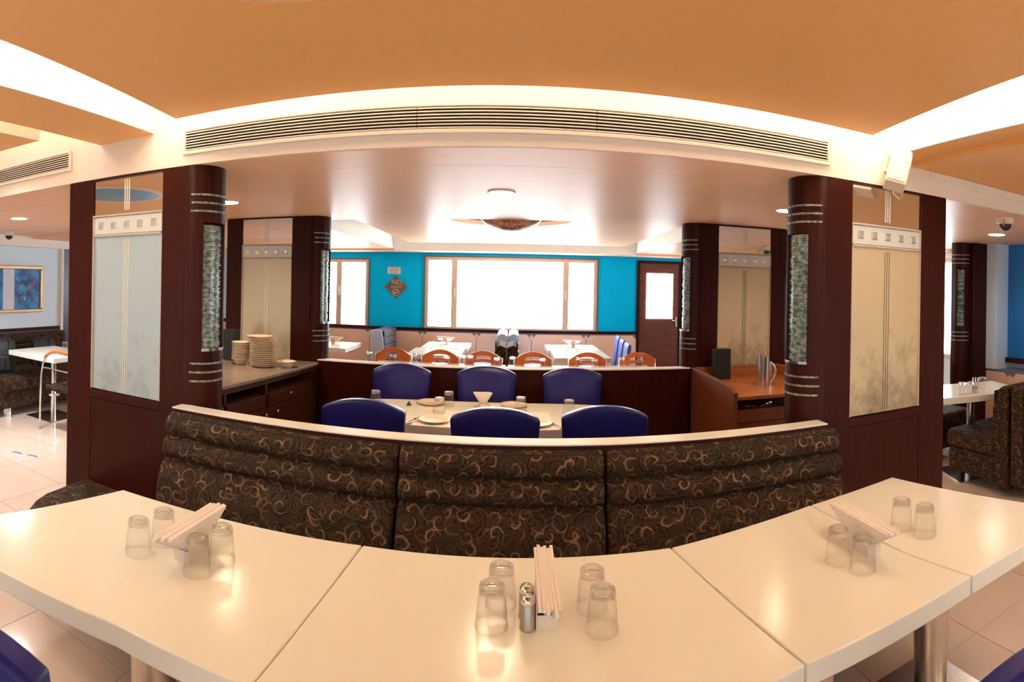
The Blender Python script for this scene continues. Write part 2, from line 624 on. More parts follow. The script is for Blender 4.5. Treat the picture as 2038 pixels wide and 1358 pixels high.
# ================================================================== SETTING
floor = B(XL - 0.1, XR + 0.1, -3.0, FY + 0.1, -0.12, -0.006).build('floor', grout)
tag(floor, kind='structure')
T = 0.56
tile_me = None
more = MB()
Y0 = 1.62 - 6 * T
for i in range(-11, 9):
    for j in range(-2, 13):
        x0, x1 = (i - 0.5) * T, (i + 0.5) * T
        y0, y1 = Y0 + j * T, Y0 + (j + 1) * T
        x0, x1 = max(x0, XL), min(x1, XR)
        y1 = min(y1, FY)
        near = 0.4 < y0 < 5.0 and (x0 < -0.8 or x0 > 0.8) and x1 - x0 > 0.5
        if near:
            if tile_me is None:
                o = B(-T / 2 + .0016, T / 2 - .0016, -T / 2 + .0016, T / 2 - .0016, -0.006, 0).build('tile', tile_m, floor, world=False)
                tile_me = o
            else:
                o = tile_me.copy()
                C.objects.link(o)
            o.location = Vector(((x0 + x1) / 2, (y0 + y1) / 2, 0)) - Vector(ORIG[floor.name])
        elif x1 - x0 > 0.02:
            more.box(x0 + .0016, x1 - .0016, y0 + .0016, y1 - .0016, -0.006, 0)
tag(more.build('floor_tiling', tile_m, floor), kind='stuff')
# blue leaf inlays in the floor at the left aisle
for (x, y, r) in ((-3.86, 2.9, 0.35), (-3.71, 2.96, 0.35), (-4.93, 3.6, 0.3)):
    a = [(x + 0.062 * math.cos(t), y + 0.036 * math.sin(t)) for t in [k * PI / 8 for k in range(9)]]
    ca, sa = math.cos(r), math.sin(r)
    a = [(x + (p - x) * ca - (q - y) * sa, y + (p - x) * sa + (q - y) * ca) for p, q in a]
    MB().prism(a, -0.002, 0.0006).build('floor_inlay', leafblue, floor)

# upper white slab over everything
ceil = B(XL - 0.1, XR + 0.1, -3.0, FY + 0.1, 2.78, 2.88).build('ceiling', white)
tag(ceil, kind='structure')

# big tan raft over the camera with its round light recess
RX, RYc, RR = -0.42, 0.78, 0.575
raft_poly = [(-1.33, -3.0), (1.385, -3.0), (1.385, 0.0), (1.59, 2.0), (-1.50, 2.03), (-1.33, 0.0)]
mb = MB()
N = 48
ring = [(RX + RR * math.cos(2 * PI * k / N), RYc + RR * math.sin(2 * PI * k / N)) for k in range(N)]


def edge_hit(px, py, ax, ay, poly):
    best = None
    for i in range(len(poly)):
        (x1, y1), (x2, y2) = poly[i], poly[(i + 1) % len(poly)]
        dx, dy = x2 - x1, y2 - y1
        den = ax * dy - ay * dx
        if abs(den) < 1e-9: continue
        t = ((x1 - px) * dy - (y1 - py) * dx) / den
        u = ((x1 - px) * ay - (y1 - py) * ax) / den
        if t > 0 and -1e-6 <= u <= 1 + 1e-6 and (best is None or t < best): best = t
    return (px + ax * best, py + ay * best)


def raft_with_hole(name, poly, cx, cy, r, z0, z1, mat, n=48):
    """flat slab with a round hole: rays from the hole's centre to every angle and to the slab's corners"""
    angs = sorted([2 * PI * k / n for k in range(n)] + [math.atan2(y - cy, x - cx) % (2 * PI) for x, y in poly])
    ins = [(cx + r * math.cos(a), cy + r * math.sin(a)) for a in angs]
    out = [edge_hit(cx, cy, math.cos(a), math.sin(a), poly) for a in angs]
    k = len(angs)
    vs = [(x, y, z0) for x, y in ins] + [(x, y, z0) for x, y in out] + [(x, y, z1) for x, y in ins] + [(x, y, z1) for x, y in out]
    fs = []
    for i in range(k):
        j = (i + 1) % k
        fs += [(i, j, k + j, k + i), (2 * k + i, 3 * k + i, 3 * k + j, 2 * k + j),
               (k + i, k + j, 3 * k + j, 3 * k + i), (i, 2 * k + i, 2 * k + j, j)]
    o = MB().add(vs, fs).build(name, mat)
    return tag(o, kind='structure')


raft = raft_with_hole('ceiling_raft', raft_poly, RX, RYc, RR, 2.36, 2.42, raft_m)
MB().lathe([(RR, 2.36 + 0.06), (RR, 2.56), (0, 2.56)], (RX, RYc, 0), 48).build('light_recess', mocha, raft, smooth=True, auto=30)

# left beam, left raft, right beam, right lower ceiling
tag(B(-2.11, -1.735, -3.0, WY, 2.35, 2.78).build('ceiling_beam', raft_m), kind='structure')
bl = tag(B(-1.735, -1.725, -3.0, WY - 0.004, 2.352, 2.775).build('trim_1', cream), kind='structure')
lr = tag(MB().prism([(XL, -3.0), (-2.42, -3.0), (-2.42, 1.95), (XL, 1.70)], 2.395, 2.50).build('ceiling_raft', raft_m), kind='structure')
tag(MB().ext([(-2.42, -3, 2.395), (-2.42, 1.95, 2.395), (-2.42, 1.95, 2.56), (-2.42, -3, 2.56)], (0.012, 0, 0)).build('trim_2', daylit_white), kind='structure')
tag(B(1.835, 1.995, -3.0, WY, 2.33, 2.78).build('ceiling_beam', raft_m), kind='structure')
tag(B(1.822, 1.835, -3.0, WY - 0.004, 2.325, 2.775).build('trim_3', cream), kind='structure')
tag(B(1.995, XR, -3.0, WY, 2.30, 2.78).build('ceiling_step', raft_m), kind='structure')

# cream soffit face over the piers
sof = tag(B(XL, XR, WY, WY + 0.02, SZ, 2.78).build('wall_soffit', cream), kind='structure')
B(2.13, 4.8, WY - 0.012, WY, 2.245, 2.297).build('fascia_strip', cream, sof)

# glossy low ceiling between front and rear: separate panels with open joints
low = tag(B(XL, XR, WY + 0.021, 4.52, SZ + 0.02, 2.78).build('ceiling_low', dark), kind='structure')
for (x0, x1, y0, y1) in ((-2.45, 2.35, WY + 0.021, 2.50), (-2.45, 2.35, 2.50, 4.06), (-2.45, 2.35, 4.06, 4.52),
                         (XL, -2.45, WY + 0.021, 2.62), (XL, -5.1, 2.62, 4.52), (-5.1, -2.45, 2.62, 4.52),
                         (2.35, XR, WY + 0.021, 2.61), (2.35, 3.14, 2.61, 4.52), (3.14, XR, 2.61, 4.52)):
    B(x0 + .002, x1 - .002, y0 + .002, y1 - .002, SZ, SZ + 0.02).build('ceiling_panel', soffit_m, low)

# far room ceiling: raft with a lit gap round it and a lower margin along the far wall
fr = raft_with_hole('ceiling_raft', [(-1.47, 4.10), (1.58, 4.10), (1.58, 7.5), (-1.47, 7.5)], -0.02, 4.76, 0.56, 2.20, 2.24, soffit_m)
MB().lathe([(0.56, 2.24), (0.56, 2.36), (0, 2.36)], (-0.02, 4.76, 0), 48).build('light_recess', mocha, fr, smooth=True, auto=30)
tag(B(XL, XR, 7.78, FY, 2.10, 2.78).build('ceiling_margin', soffit_m), kind='structure')
tag(B(XL, -1.78, 4.52, 7.78, 2.13, 2.78).build('ceiling_margin', soffit_m), kind='structure')
tag(B(1.84, XR, 4.52, 7.78, 2.13, 2.78).build('ceiling_margin', soffit_m), kind='structure')
for i, a in enumerate(((-1.78, -1.772, 4.52, 7.78, 2.131, 2.775), (1.832, 1.84, 4.52, 7.78, 2.131, 2.775), (-1.77, 1.83, 7.772, 7.78, 2.101, 2.775))):
    tag(B(*a).build('trim_%d' % (4 + i), white), kind='structure')

# ---------------- far wall with windows and door
fw = MB()
for a in ((-4.2, -3.6, 0, 2.78), (-2.24, -1.37, 0, 2.78), (1.34, 1.97, 0, 2.78), (2.72, XR + 0.1, 0, 2.78),
          (-3.6, -2.24, 2.0, 2.78), (-3.6, -2.24, 0, 0.86), (-1.37, 1.34, 2.05, 2.78), (-1.37, 1.34, 0, 0.88), (1.97, 2.72, 2.05, 2.78)):
    fw.box(a[0], a[1], FY, FY + 0.12, a[2], a[3])
wall_far = tag(fw.build('wall_far', blue), kind='structure')
tag(B(XL - 0.1, -4.2, FY, FY + 0.12, 0, 2.78).build('wall_far_left', paleblue), kind='structure')
rail = B(XL, 1.97, FY - 0.03, FY, 0.88, 0.925)
rail.build('chair_rail', wood, wall_far)
B(XL, 1.97, FY - 0.02, FY, 0.80, 0.88).build('slate_border', slate, wall_far)
# peach wainscot tiles with cut corners, a small diamond at each joint
xs = [-5.6 + 0.845 * k for k in range(0, 9)] + [1.97]
for k in range(len(xs) - 1):
    a, b = xs[k] + 0.004, xs[k + 1] - 0.004
    c = 0.07
    MB().ext([(a, FY - 0.012, 0.02), (b, FY - 0.012, 0.02), (b, FY - 0.012, 0.862 - c), (b - c, FY - 0.012, 0.862), (a + c, FY - 0.012, 0.862), (a, FY - 0.012, 0.862 - c)],
             (0, -0.012, 0)).build('tile', peach, wall_far)
for x in xs[1:-1]:
    MB().ext([(x, FY - 0.02, 0.862), (x + 0.03, FY - 0.02, 0.825), (x, FY - 0.02, 0.79), (x - 0.03, FY - 0.02, 0.825)], (0, -0.008, 0)).build('tile', peach, wall_far)


def window(name, x0, x1, z0, z1, panes, frame_w=0.05):
    """aluminium frame (own bars round each pane) and the bright panes"""
    f = MB()
    y0, y1 = FY - 0.02, FY + 0.06
    px = sorted(panes)
    edges = [x0] + [e for p in px for e in p] + [x1]
    for i in range(0, len(edges), 2):
        f.box(edges[i], edges[i + 1], y0, y1, z0, z1)
    for a, b in px:
        f.box(a, b, y0, y1, z0, z0 + frame_w)
        f.box(a, b, y0, y1, z1 - frame_w, z1)
    o = tag(f.build(name, alu, bevel=0.006), kind='structure')
    for a, b in px:
        B(a, b, FY + 0.02, FY + 0.03, z0 + frame_w, z1 - frame_w).build('pane', sky_pane, o)
    g = MB()
    t = 0.02
    g.box(x0 - t, x1 + t, FY - 0.025, FY + 0.02, z1, z1 + t)
    g.box(x0 - t, x0, FY - 0.025, FY + 0.02, z0 - t, z1)
    g.box(x1, x1 + t, FY - 0.025, FY + 0.02, z0 - t, z1)
    g.box(x0 - t, x1 + t, FY - 0.025, FY + 0.02, z0 - t, z0)
    g.build('gasket', gasket, o)
    return o


w1 = window('window_1', -3.58, -2.26, 0.885, 1.985, [(-3.52, -2.80), (-2.71, -2.31)])
w2 = window('window_2', -1.35, 1.32, 0.905, 2.035, [(-1.295, -0.935), (-0.845, 0.785), (0.875, 1.265)])
for o, x in ((w1, -2.755), (w2, -0.89), (w2, 0.83)):
    B(x - 0.012, x + 0.012, FY - 0.045, FY - 0.02, 1.40, 1.55).build('window_handle', alu, o, bevel=0.005)

d = tag(B(2.00, 2.66, FY - 0.005, FY + 0.04, 0.0, 2.01).build('door_1', wood_hor), kind='structure')
for a in ((1.955, 2.00, 0, 2.05), (2.66, 2.715, 0, 2.05), (2.00, 2.66, 2.01, 2.05)):
    B(a[0], a[1], FY - 0.03, FY + 0.05, a[2], a[3]).build('door_frame', wood, d)
B(2.115, 2.55, FY - 0.018, FY - 0.005, 1.13, 1.85).build('door_pane', sky_pane, d)
B(2.60, 2.625, FY - 0.03, FY - 0.006, 1.00, 1.16).build('handle_plate', brushed, d)
MB().tube([(2.612, FY - 0.03, 1.10), (2.612, FY - 0.07, 1.10), (2.54, FY - 0.07, 1.10)], 0.008).build('door_handle', brushed, d, smooth=True)

# ---------------- left wall
wl = tag(B(XL - 0.1, XL, -3.0, FY, 0, 2.78).build('wall_left', paleblue), kind='structure')
B(XL, XL + 0.03, -3.0, 5.13, 0.86, 0.905).build('chair_rail', wood, wl)
B(XL, XL + 0.02, -3.0, 5.13, 0.77, 0.86).build('slate_border', slate, wl)
B(XL, XL + 0.14, -3.0, FY, 2.02, 2.165).build('pelmet', white, wl)
B(XL, XL + 0.05, 5.14, 5.18, 0, 2.02).build('corner_bead', cream, wl)
dl = tag(B(XL, XL + 0.04, 5.18, 6.1, 0, 2.02).build('door_2', reflect_tint), kind='structure')
ds = tag(B(XL + 0.04, XL + 0.05, 5.28, 5.62, 1.60, 1.74).build('door_sign', cream), 'small cream sign plate on the dark door beyond the painting', 'sign')

# ---------------- right wall
wr = tag(B(XR, XR + 0.1, -3.0, FY, 0, 2.78).build('wall_right', paleblue), kind='structure')
B(XR - 0.26, XR - 0.002, 3.6, 3.9, 0.78, SZ).build('wall_pilaster', paleblue, wr)
w3 = tag(B(XR - 0.03, XR - 0.002, 4.25, 5.9, 0.80, 2.05).build('window_3', alu), kind='structure')
B(XR - 0.036, XR - 0.03, 4.31, 5.84, 0.86, 1.99).build('pane', sky_pane, w3)
B(XR - 0.06, XR - 0.002, 1.4, 3.598, 0.90, SZ).build('blue_blind', deepblue, wr)
B(XR - 0.11, XR - 0.002, 1.4, 3.59, 0.845, 0.90).build('window_ledge', wood, wr)
B(XR - 0.24, XR - 0.002, 1.4, 4.05, 0.70, 0.78).build('slate_border', slate, wr)
ys = [1.45, 2.15, 2.85, 3.42, 4.05]
for k in range(len(ys) - 1):
    a, b, c, X = ys[k] + 0.004, ys[k + 1] - 0.004, 0.08, XR - 0.24
    MB().ext([(X, a, 0.02), (X, b, 0.02), (X, b, 0.755 - c), (X, b - c, 0.755), (X, a + c, 0.755), (X, a, 0.755 - c)], (-0.012, 0, 0)).build('tile', peach, wr)
B(XR - 0.24, XR - 0.002, 1.4, 4.05, 0.0, 0.70).build('wainscot_backing', slate, wr)
for y in ys[1:-1]:
    X = XR - 0.245
    MB().ext([(X, y, 0.735), (X, y + 0.07, 0.66), (X, y, 0.585), (X, y - 0.07, 0.66)], (-0.014, 0, 0)).build('tile', peach, wr)

# ================================================================== PIERS


def pier(name, label, s, Y, outer, m_out, m_in, xc, zs, pane_mat, r=0.13):
    """timber-framed pier: mirror panes in a frame and a round column at the inner end, s = +1 when the inner end is at +x"""
    zt, zb1, zb0, zp1, zp0 = zs
    root = thing(name, label, 'pillar', ((outer + xc) / 2, Y + r, 0))
    th = 2 * r
    B(outer, xc, Y + 0.02, Y + th, 0, SZ).build('wall_core', wood, root)
    B(outer, m_out, Y, Y + 0.02, 0, SZ).build('stile', wood, root, bevel=0.002)
    B(m_in, xc, Y, Y + 0.02, 0, SZ).build('stile', wood, root, bevel=0.002)
    B(m_out + s * .001, m_in - s * .001, Y, Y + 0.02, zp0 - 0.05, zp0 - 0.006).build('rail', wood, root, bevel=0.002)
    B(m_out + s * .001, m_in - s * .001, Y + 0.003, Y + 0.02, 0, zp0 - 0.053).build('lower_panel', wood, root)
    B(outer - s * 0.0, outer - s * 0.025, Y + 0.02, Y + th + 0.01, 0, SZ).build('end_trim', wood, root, bevel=0.004)
    B(m_out, m_in, Y - 0.003, Y + 0.012, SZ - 0.014, SZ - 0.002).build('top_trim', wood, root)
    B(m_out, m_in, Y + 0.010, Y + 0.018, zt + 0.004, SZ - 0.014).build('mirror_pane', mirror, root)
    B(m_out, m_in, Y + 0.006, Y + 0.018, zb0 + 0.004, zb1 - 0.004).build('frosted_band', bandglass, root)
    B(m_out, m_in, Y + 0.010, Y + 0.018, zp0, zp1).build('frosted_pane', pane_mat, root)
    for z in ((zt + zb1) / 2, (zb0 + zp1) / 2):
        B(m_out, m_in, Y - 0.001, Y + 0.016, z - 0.005, z + 0.005).build('divider', alu, root)
    for q in ((m_out, m_out + s * .006), (m_in - s * .006, m_in)):
        B(q[0], q[1], Y - 0.001, Y + 0.016, zp0, zb1).build('edge_bead', alu, root)
    w_, zc = abs(m_in - m_out), (zb0 + zb1) / 2
    for k in range(5):
        x = m_out + s * w_ * (0.12 + 0.19 * k)
        q = 0.021
        p = [(x - q, Y + 0.006, zc - q), (x + q, Y + 0.006, zc - q), (x + q, Y + 0.006, zc + q), (x - q, Y + 0.006, zc + q)]
        i = [(x - q * .62, Y - 0.001, zc - q * .62), (x + q * .62, Y - 0.001, zc - q * .62), (x + q * .62, Y - 0.001, zc + q * .62), (x - q * .62, Y - 0.001, zc + q * .62)]
        MB().add(p + i, [(0, 1, 5, 4), (1, 2, 6, 5), (2, 3, 7, 6), (3, 0, 4, 7), (4, 5, 6, 7)]).build('bevelled_square', bevelglass, root)
    xm = (m_out + m_in) / 2
    for k in (-1, 0, 1):
        x = xm + k * 0.015
        B(x - .0035, x + .0035, Y + 0.0085, Y + 0.011, zt + 0.02, SZ - 0.02).build('etched_line', etch, root)
        B(x - .0022, x + .0022, Y + 0.0085, Y + 0.011, zp0 + 0.01, zp1 - 0.02).build('etched_line', etch if pane_mat is not frost_worn else bronze, root)
    # column: azimuth 0 looks at the viewer (-y), growing towards the inner side
    yc = Y + r

    def A(deg):
        return -PI / 2 + s * math.radians(deg)

    def drum(z0, z1, d0, d1, r0, r1, seg):
        a, b = A(d0), A(d1)
        if a > b: a, b = b, a
        return MB().lathe([(r0, z0), (r1, z0), (r1, z1), (r0, z1)], (xc, yc, 0), seg, a, b, closed=True)
    s0, s1 = 42, 108
    zlo, zhi = 1.255, 1.885
    q = drum(0, zlo, 0, 180, r - 0.05, r, 24)
    q2 = drum(zhi, SZ, 0, 180, r - 0.05, r, 24)
    q3 = drum(zlo, zhi, 0, s0, r - 0.05, r, 8)
    q4 = drum(zlo, zhi, s1, 180, r - 0.05, r, 10)
    q5 = drum(zlo, zhi, s0, s1, r - 0.07, r - 0.045, 10)
    for e in (q2, q3, q4, q5): q.add(e.v, e.f)
    q.build('column', wood, root, smooth=True, auto=35)
    st = MB()
    z = zlo + 0.004
    while z < zhi - 0.012:
        h = random.uniform(0.0075, 0.0105)
        e0, e1 = s0 + random.uniform(0.5, 2.5), s1 - random.uniform(0.5, 2.5)
        rr = r - random.uniform(0.012, 0.019)
        e = drum(z, z + h * 0.82, e0, e1, r - 0.05, rr, 6)
        st.add(e.v, e.f)
        z += h
    st.build('glass_stack', slabs, root)
    for z in (2.02, 1.98, 1.94, 1.19, 1.147, 1.103):
        drum(z - 0.0045, z + 0.0045, 14 + random.uniform(-2, 3), 135, r - 0.002, r + 0.004, 16).build('glass_ring', ringglass, root, smooth=True, auto=35)
    drum(zlo - 0.005, zlo + 0.008, s0 - 1, 120, r - 0.002, r + 0.003, 12).build('slot_lip', chrome, root, smooth=True, auto=35)
    drum(0.955, 0.959, 0, 130, r - 0.002, r + 0.0015, 16).build('column_seam', dark, root)
    return root


bronze = pmat('worn_etched_line', (0.20, 0.14, 0.09), 0.5)
zf = (1.955, 1.948, 1.846, 1.838, 0.975)
zr = (1.925, 1.918, 1.806, 1.798, 0.86)
pier('pier', 'dark wood pier with grey-green frosted pane, left of the booth bench, nearest on the left', 1, WY, -2.36, -2.163, -1.664, -1.52, zf, frost)
pier('pier', 'dark wood pier with stained yellowish pane, right of the booth bench, under the speaker', -1, WY, 2.27, 2.071, 1.592, 1.44, zf, frost_worn)
pier('pier', 'dark wood pier with brass-toned pane behind the stacked plates', 1, RY, -2.484, -2.337, -1.848, -1.677, zr, frost_warm)
pier('pier', 'dark wood pier with yellow pane behind the steel water jug', -1, RY, 2.366, 2.215, 1.712, 1.556, zr, frost_worn)

# column in the right-hand room
cx, cy = 4.40, 3.92
root = thing('round_column', 'slim dark round column with green glass slot in the right-hand room', 'column', (cx, cy, 0))
q = MB()
for a in ((0, 1.25, 0, 360), (1.885, SZ, 0, 360), (1.25, 1.885, -115, 195)):
    full = a[3] - a[2] == 360
    q.lathe([(0.06, a[0]), (0.11, a[0]), (0.11, a[1]), (0.06, a[1])], (cx, cy, 0), 28, math.radians(a[2]), math.radians(a[2]) + (2 * PI if full else math.radians(a[3] - a[2])), closed=True)
q.lathe([(0.055, 1.25), (0.058, 1.885)], (cx, cy, 0), 20)
q.build('column', wood, root, smooth=True, auto=35)
B(cx + 0.03, cx + 0.25, cy - 0.17, cy + 0.06, 0, SZ).build('column_back', wood, root)
st = MB()
z = 1.254
while z < 1.87:
    h = random.uniform(0.009, 0.014)
    st.lathe([(0.05, z), (0.10 - random.uniform(0.004, 0.016), z), (0.096, z + h * .8), (0.05, z + h * .8)], (cx, cy, 0), 6, math.radians(196), math.radians(244), closed=True)
    z += h
st.build('glass_stack', slabs, root)
for z in (2.03, 1.985, 1.94, 1.19, 1.147, 1.103):
    MB().lathe([(0.105, z - .005), (0.115, z - .005), (0.115, z + .005), (0.105, z + .005)], (cx, cy, 0), 18, math.radians(160), math.radians(275), closed=True).build('glass_ring', ringglass, root, smooth=True, auto=35)

# ================================================================== LOW PARTITIONS
p = thing('front_partition', 'low dark wood partition with cream top behind the booth bench', 'partition', (-0.05, 2.115, 0))
B(-1.525, 1.41, 2.07, 2.145, 0, 0.978).build('partition_body', wood, p)
B(-1.525, 1.41, 2.072, 2.16, 0.978, 0.985).build('partition_cap', laminate, p, bevel=0.002)
p = thing('rear_partition', 'low dark wood partition with thin white top behind the blue chairs', 'partition', (-0.05, 4.25, 0))
B(-1.60, 1.48, RY + 0.02, RY + 0.10, 0, 0.938).build('partition_body', wood, p)
B(-1.60, 1.48, RY + 0.012, RY + 0.115, 0.938, 0.948).build('partition_cap', white, p, bevel=0.002)
B(-1.59, 1.47, RY + 0.014, RY + 0.02, 0.0, 0.875).build('partition_panel', wood, p)

# ================================================================== GRILLES


def grille(label, x0, x1, z0, z1, joints, n=7):
    g = thing('air_grille', label, 'vent', ((x0 + x1) / 2, WY, z0))
    fwid = 0.017
    f = MB()
    y0, y1 = WY - 0.016, WY - 0.0005
    f.box(x0, x1, y0, y1, z0, z0 + fwid).box(x0, x1, y0, y1, z1 - fwid * .6, z1)
    f.box(x0, x0 + fwid, y0, y1, z0 + fwid, z1 - fwid * .6).box(x1 - fwid, x1, y0, y1, z0 + fwid, z1 - fwid * .6)
    f.build('grille_frame', cream, g, bevel=0.002)
    B(x0 + fwid, x1 - fwid, WY - 0.003, WY - 0.0005, z0 + fwid, z1 - fwid * .6).build('grille_void', dark, g)
    za, zb = z0 + fwid, z1 - fwid * .6
    pts = [x0 + fwid] + joints + [x1 - fwid]
    for i in range(len(pts) - 1):
        for k in range(n):
            z = za + (zb - za) * (k + 0.5) / n
            h = (zb - za) / n
            a, b = pts[i] + .0015, pts[i + 1] - .0015
            MB().ext([(a, WY - 0.014, z - h * .26), (a, WY - 0.014, z + h * .10), (a, WY - 0.003, z + h * .20), (a, WY - 0.003, z - h * .10)], (b - a, 0, 0)).build('slat', cream, g)
    return g


grille('long white louvred air grille over the booth opening', -1.535, 1.445, 2.215, 2.335, [-0.40, 0.33])
grille('shorter white air grille over the left-hand room', -3.9, -2.345, 2.24, 2.358, [-2.62])

# ================================================================== LAMPS AND CEILING FITTINGS


def mk_down():
    t = thing('downlight', 'round recessed downlight', 'downlight')
    MB().lathe([(0.075, -0.001), (0.084, -0.001), (0.085, 0.006), (0.075, 0.006)], seg=32, closed=True).build('trim_ring', white, t, smooth=True, auto=30, world=False)
    MB().lathe([(0, -0.003), (0.072, -0.003), (0.074, 0.004), (0, 0.004)], seg=32).build('diffuser', lightdisc, t, smooth=True, auto=30, world=False)
    return t


DL = Placer(mk_down)
for (x, y, z, e, lab) in ((-0.075, 3.20, SZ, 42, 'glowing downlight in the middle of the glossy tan ceiling over the island'),
                          (-1.95, 3.28, SZ, 46, 'glowing downlight beside the left front column, over the plate sideboard'),
                          (1.81, 3.20, SZ, 32, 'glowing downlight beside the right front column, over the water jug'),
                          (-4.05, 3.04, SZ, 150, 'glowing downlight in the left-hand room, above the bench'),
                          (3.9, 3.04, SZ, 15, 'downlight in the right-hand room, mostly behind the right pier'),
                          (-2.85, 1.75, 2.395, 36, 'downlight in the raft left of the camera, seen only as a glint'),
                          (3.0, -0.6, 2.30, 24, 'added unseen downlight in the lower ceiling right of the camera'),  # this and the next two are unseen, added to brighten the front room
                          (-3.1, -1.6, 2.395, 34, 'added unseen downlight left behind the camera'),
                          (3.0, -1.9, 2.30, 24, 'added unseen downlight right behind the camera')):
    DL.at((x, y, z - 0.006), 0, lab, 'round downlights')
    lamp('SPOT', 'downlight_lamp', (x + (0.05 if x == 1.81 else 0), y, z - 0.02), e, (0.84, 0.93, 1.0) if x < -4 else WARM if abs(x) > 2 else (1.0, 0.76, 0.50), spot_size=math.radians(150), spot_blend=0.8, shadow_soft_size=0.12)


def bowl_light(label, x, y, zrim, r, mat, e):
    t = thing('bowl_pendant', label, 'lamp', (x, y, zrim))
    pr = []
    for k in range(9):
        a = k / 8 * math.radians(62)
        pr.append((r * math.sin(a) / math.sin(math.radians(62)), zrim - r * 0.42 * (math.cos(a) - math.cos(math.radians(62))) / (1 - math.cos(math.radians(62)))))
    up = [(q[0] * 0.97, q[1] + 0.008) for q in reversed(pr)]
    MB().lathe(pr + up, (x, y, 0), 36).build('bowl', mat, t, smooth=True, auto=40)
    for k in range(3):
        a = 2 * PI * k / 3
        MB().tube([(x + r * .8 * math.cos(a), y + r * .8 * math.sin(a), zrim - 0.02), (x + r * .5 * math.cos(a), y + r * .5 * math.sin(a), zrim + 0.16)], 0.004, 6).build('hanger_rod', chrome, t, smooth=True)
    lamp('POINT', 'bowl_lamp', (x, y, zrim + 0.06), e, COVE, shadow_soft_size=0.05)
    return t


bowl_light('copper mosaic bowl lamp hanging in the dark round ceiling recess', -0.02, 4.76, 2.20, 0.28, copper, 5)
bowl_light('blue mosaic bowl lamp hanging in the recess over the front tables', RX, RYc, 2.40, 0.30, bluemosaic, 2)
t = thing('ceiling_disc', 'blue speckled mosaic disc on the left ceiling raft, seen in the left mirror', 'ceiling light', (-3.38, 0.66, 2.365))
MB().lathe([(0, 2.365), (0.40, 2.380), (0.40, 2.395), (0, 2.395)], (-3.38, 0.66, 0), 48).build('mosaic_disc', bluemosaic, t, smooth=True, auto=30)
MB().lathe([(0.40, 2.378), (0.44, 2.378), (0.44, 2.395), (0.40, 2.395)], (-3.38, 0.66, 0), 48, closed=True).build('rim', cream, t, smooth=True, auto=30)

tag(B(-5.25, -4.75, 4.62, 5.2, 2.145, 2.1645).build('light_panel', coolpanel), 'bright square light panel in the left-hand ceiling', 'ceiling light')


def dome_cam(label, x, y, z, lead):
    t = thing('dome_camera', label, 'camera', (x, y, z))
    MB().lathe([(0, 0), (0.066, 0), (0.066, -0.035), (0.050, -0.045), (0, -0.045)][::-1], (x, y, z), 28).build('housing', bulbw, t, smooth=True, auto=30)
    MB().lathe([(0.047 * math.cos(a), -0.045 - 0.047 * math.sin(a)) for a in [k * PI / 16 for k in range(9)]][::-1], (x, y, z), 24).build('dark_dome', blackp, t, smooth=True)
    if lead:
        MB().tube([(x - .05, y - .03, z - .02), (x - .085, y - .05, z - .045), (x - .10, y - .06, z - .07)], 0.006, 6).build('lead', chair_wood, t, smooth=True)
    return t


dome_cam('white dome camera with dark lens and orange lead on the right-hand ceiling', 3.13, 2.36, SZ, True)
dome_cam('white dome camera under the left-hand ceiling above the painting', -5.40, 3.90, SZ, False)

# wall speaker
t = thing('wall_speaker', 'beige loudspeaker tilted on the soffit above the right pier', 'speaker', (1.80, 2.10, 2.235))
m = Matrix.Translation((1.80, 2.045, 2.235)) @ Matrix.Rotation(math.radians(-33), 4, 'Z') @ Matrix.Rotation(math.radians(-14), 4, 'X') @ Matrix.Rotation(math.radians(14), 4, 'Y')


def tf(mb, m):
    mb.v = [tuple(m @ Vector(p)) for p in mb.v]
    return mb


tf(B(-.055, .055, -.055, .055, -.10, .10), m).build('cabinet', speaker_m, t, bevel=0.008, seg=3)
tf(B(-.047, .047, -.060, -.0555, -.09, .09), m).build('front_grille', grille_m, t, bevel=0.003)
tf(B(-.015, .015, -.063, -.060, -.075, -.067), m).build('badge', cream, t)
MB().tube([(1.80, 2.15, 2.25), (1.80, 2.09, 2.24)], 0.014, 10).build('bracket', speaker_m, t, smooth=True)
MB().tube([(1.845, 2.10, 2.19), (1.885, 2.11, 2.15), (1.90, 2.12, 2.12), (1.885, 2.13, 2.105), (1.855, 2.14, 2.13), (1.85, 2.148, 2.17)], 0.004, 6).build('cable', speaker_m, t, smooth=True)

# ================================================================== BOOTH BENCH
bench = thing('booth_bench', 'dark brown swirl-patterned booth bench behind the cream tables', 'bench', (0, 1.85, 0))
cor = [(-2.18, 2.148), (-2.18, 2.0)] + [(-2.18 + 0.34 * (1 - math.cos(a)), 1.93 - 0.40 * math.sin(a)) for a in [k * PI / 12 for k in range(1, 7)]] + [(1.50, 1.53), (1.50, 2.066), (-1.53, 2.066), (-1.53, 2.148)]
MB().prism(cor, 0.36, 0.45).build('seat', fabric, bench, bevel=0.02, seg=3)
MB().prism([(-2.05, 2.06), (-2.05, 1.95), (-1.85, 1.80), (1.0, 1.80), (1.0, 2.06)], 0.0, 0.36).build('seat_base', wood, bench)


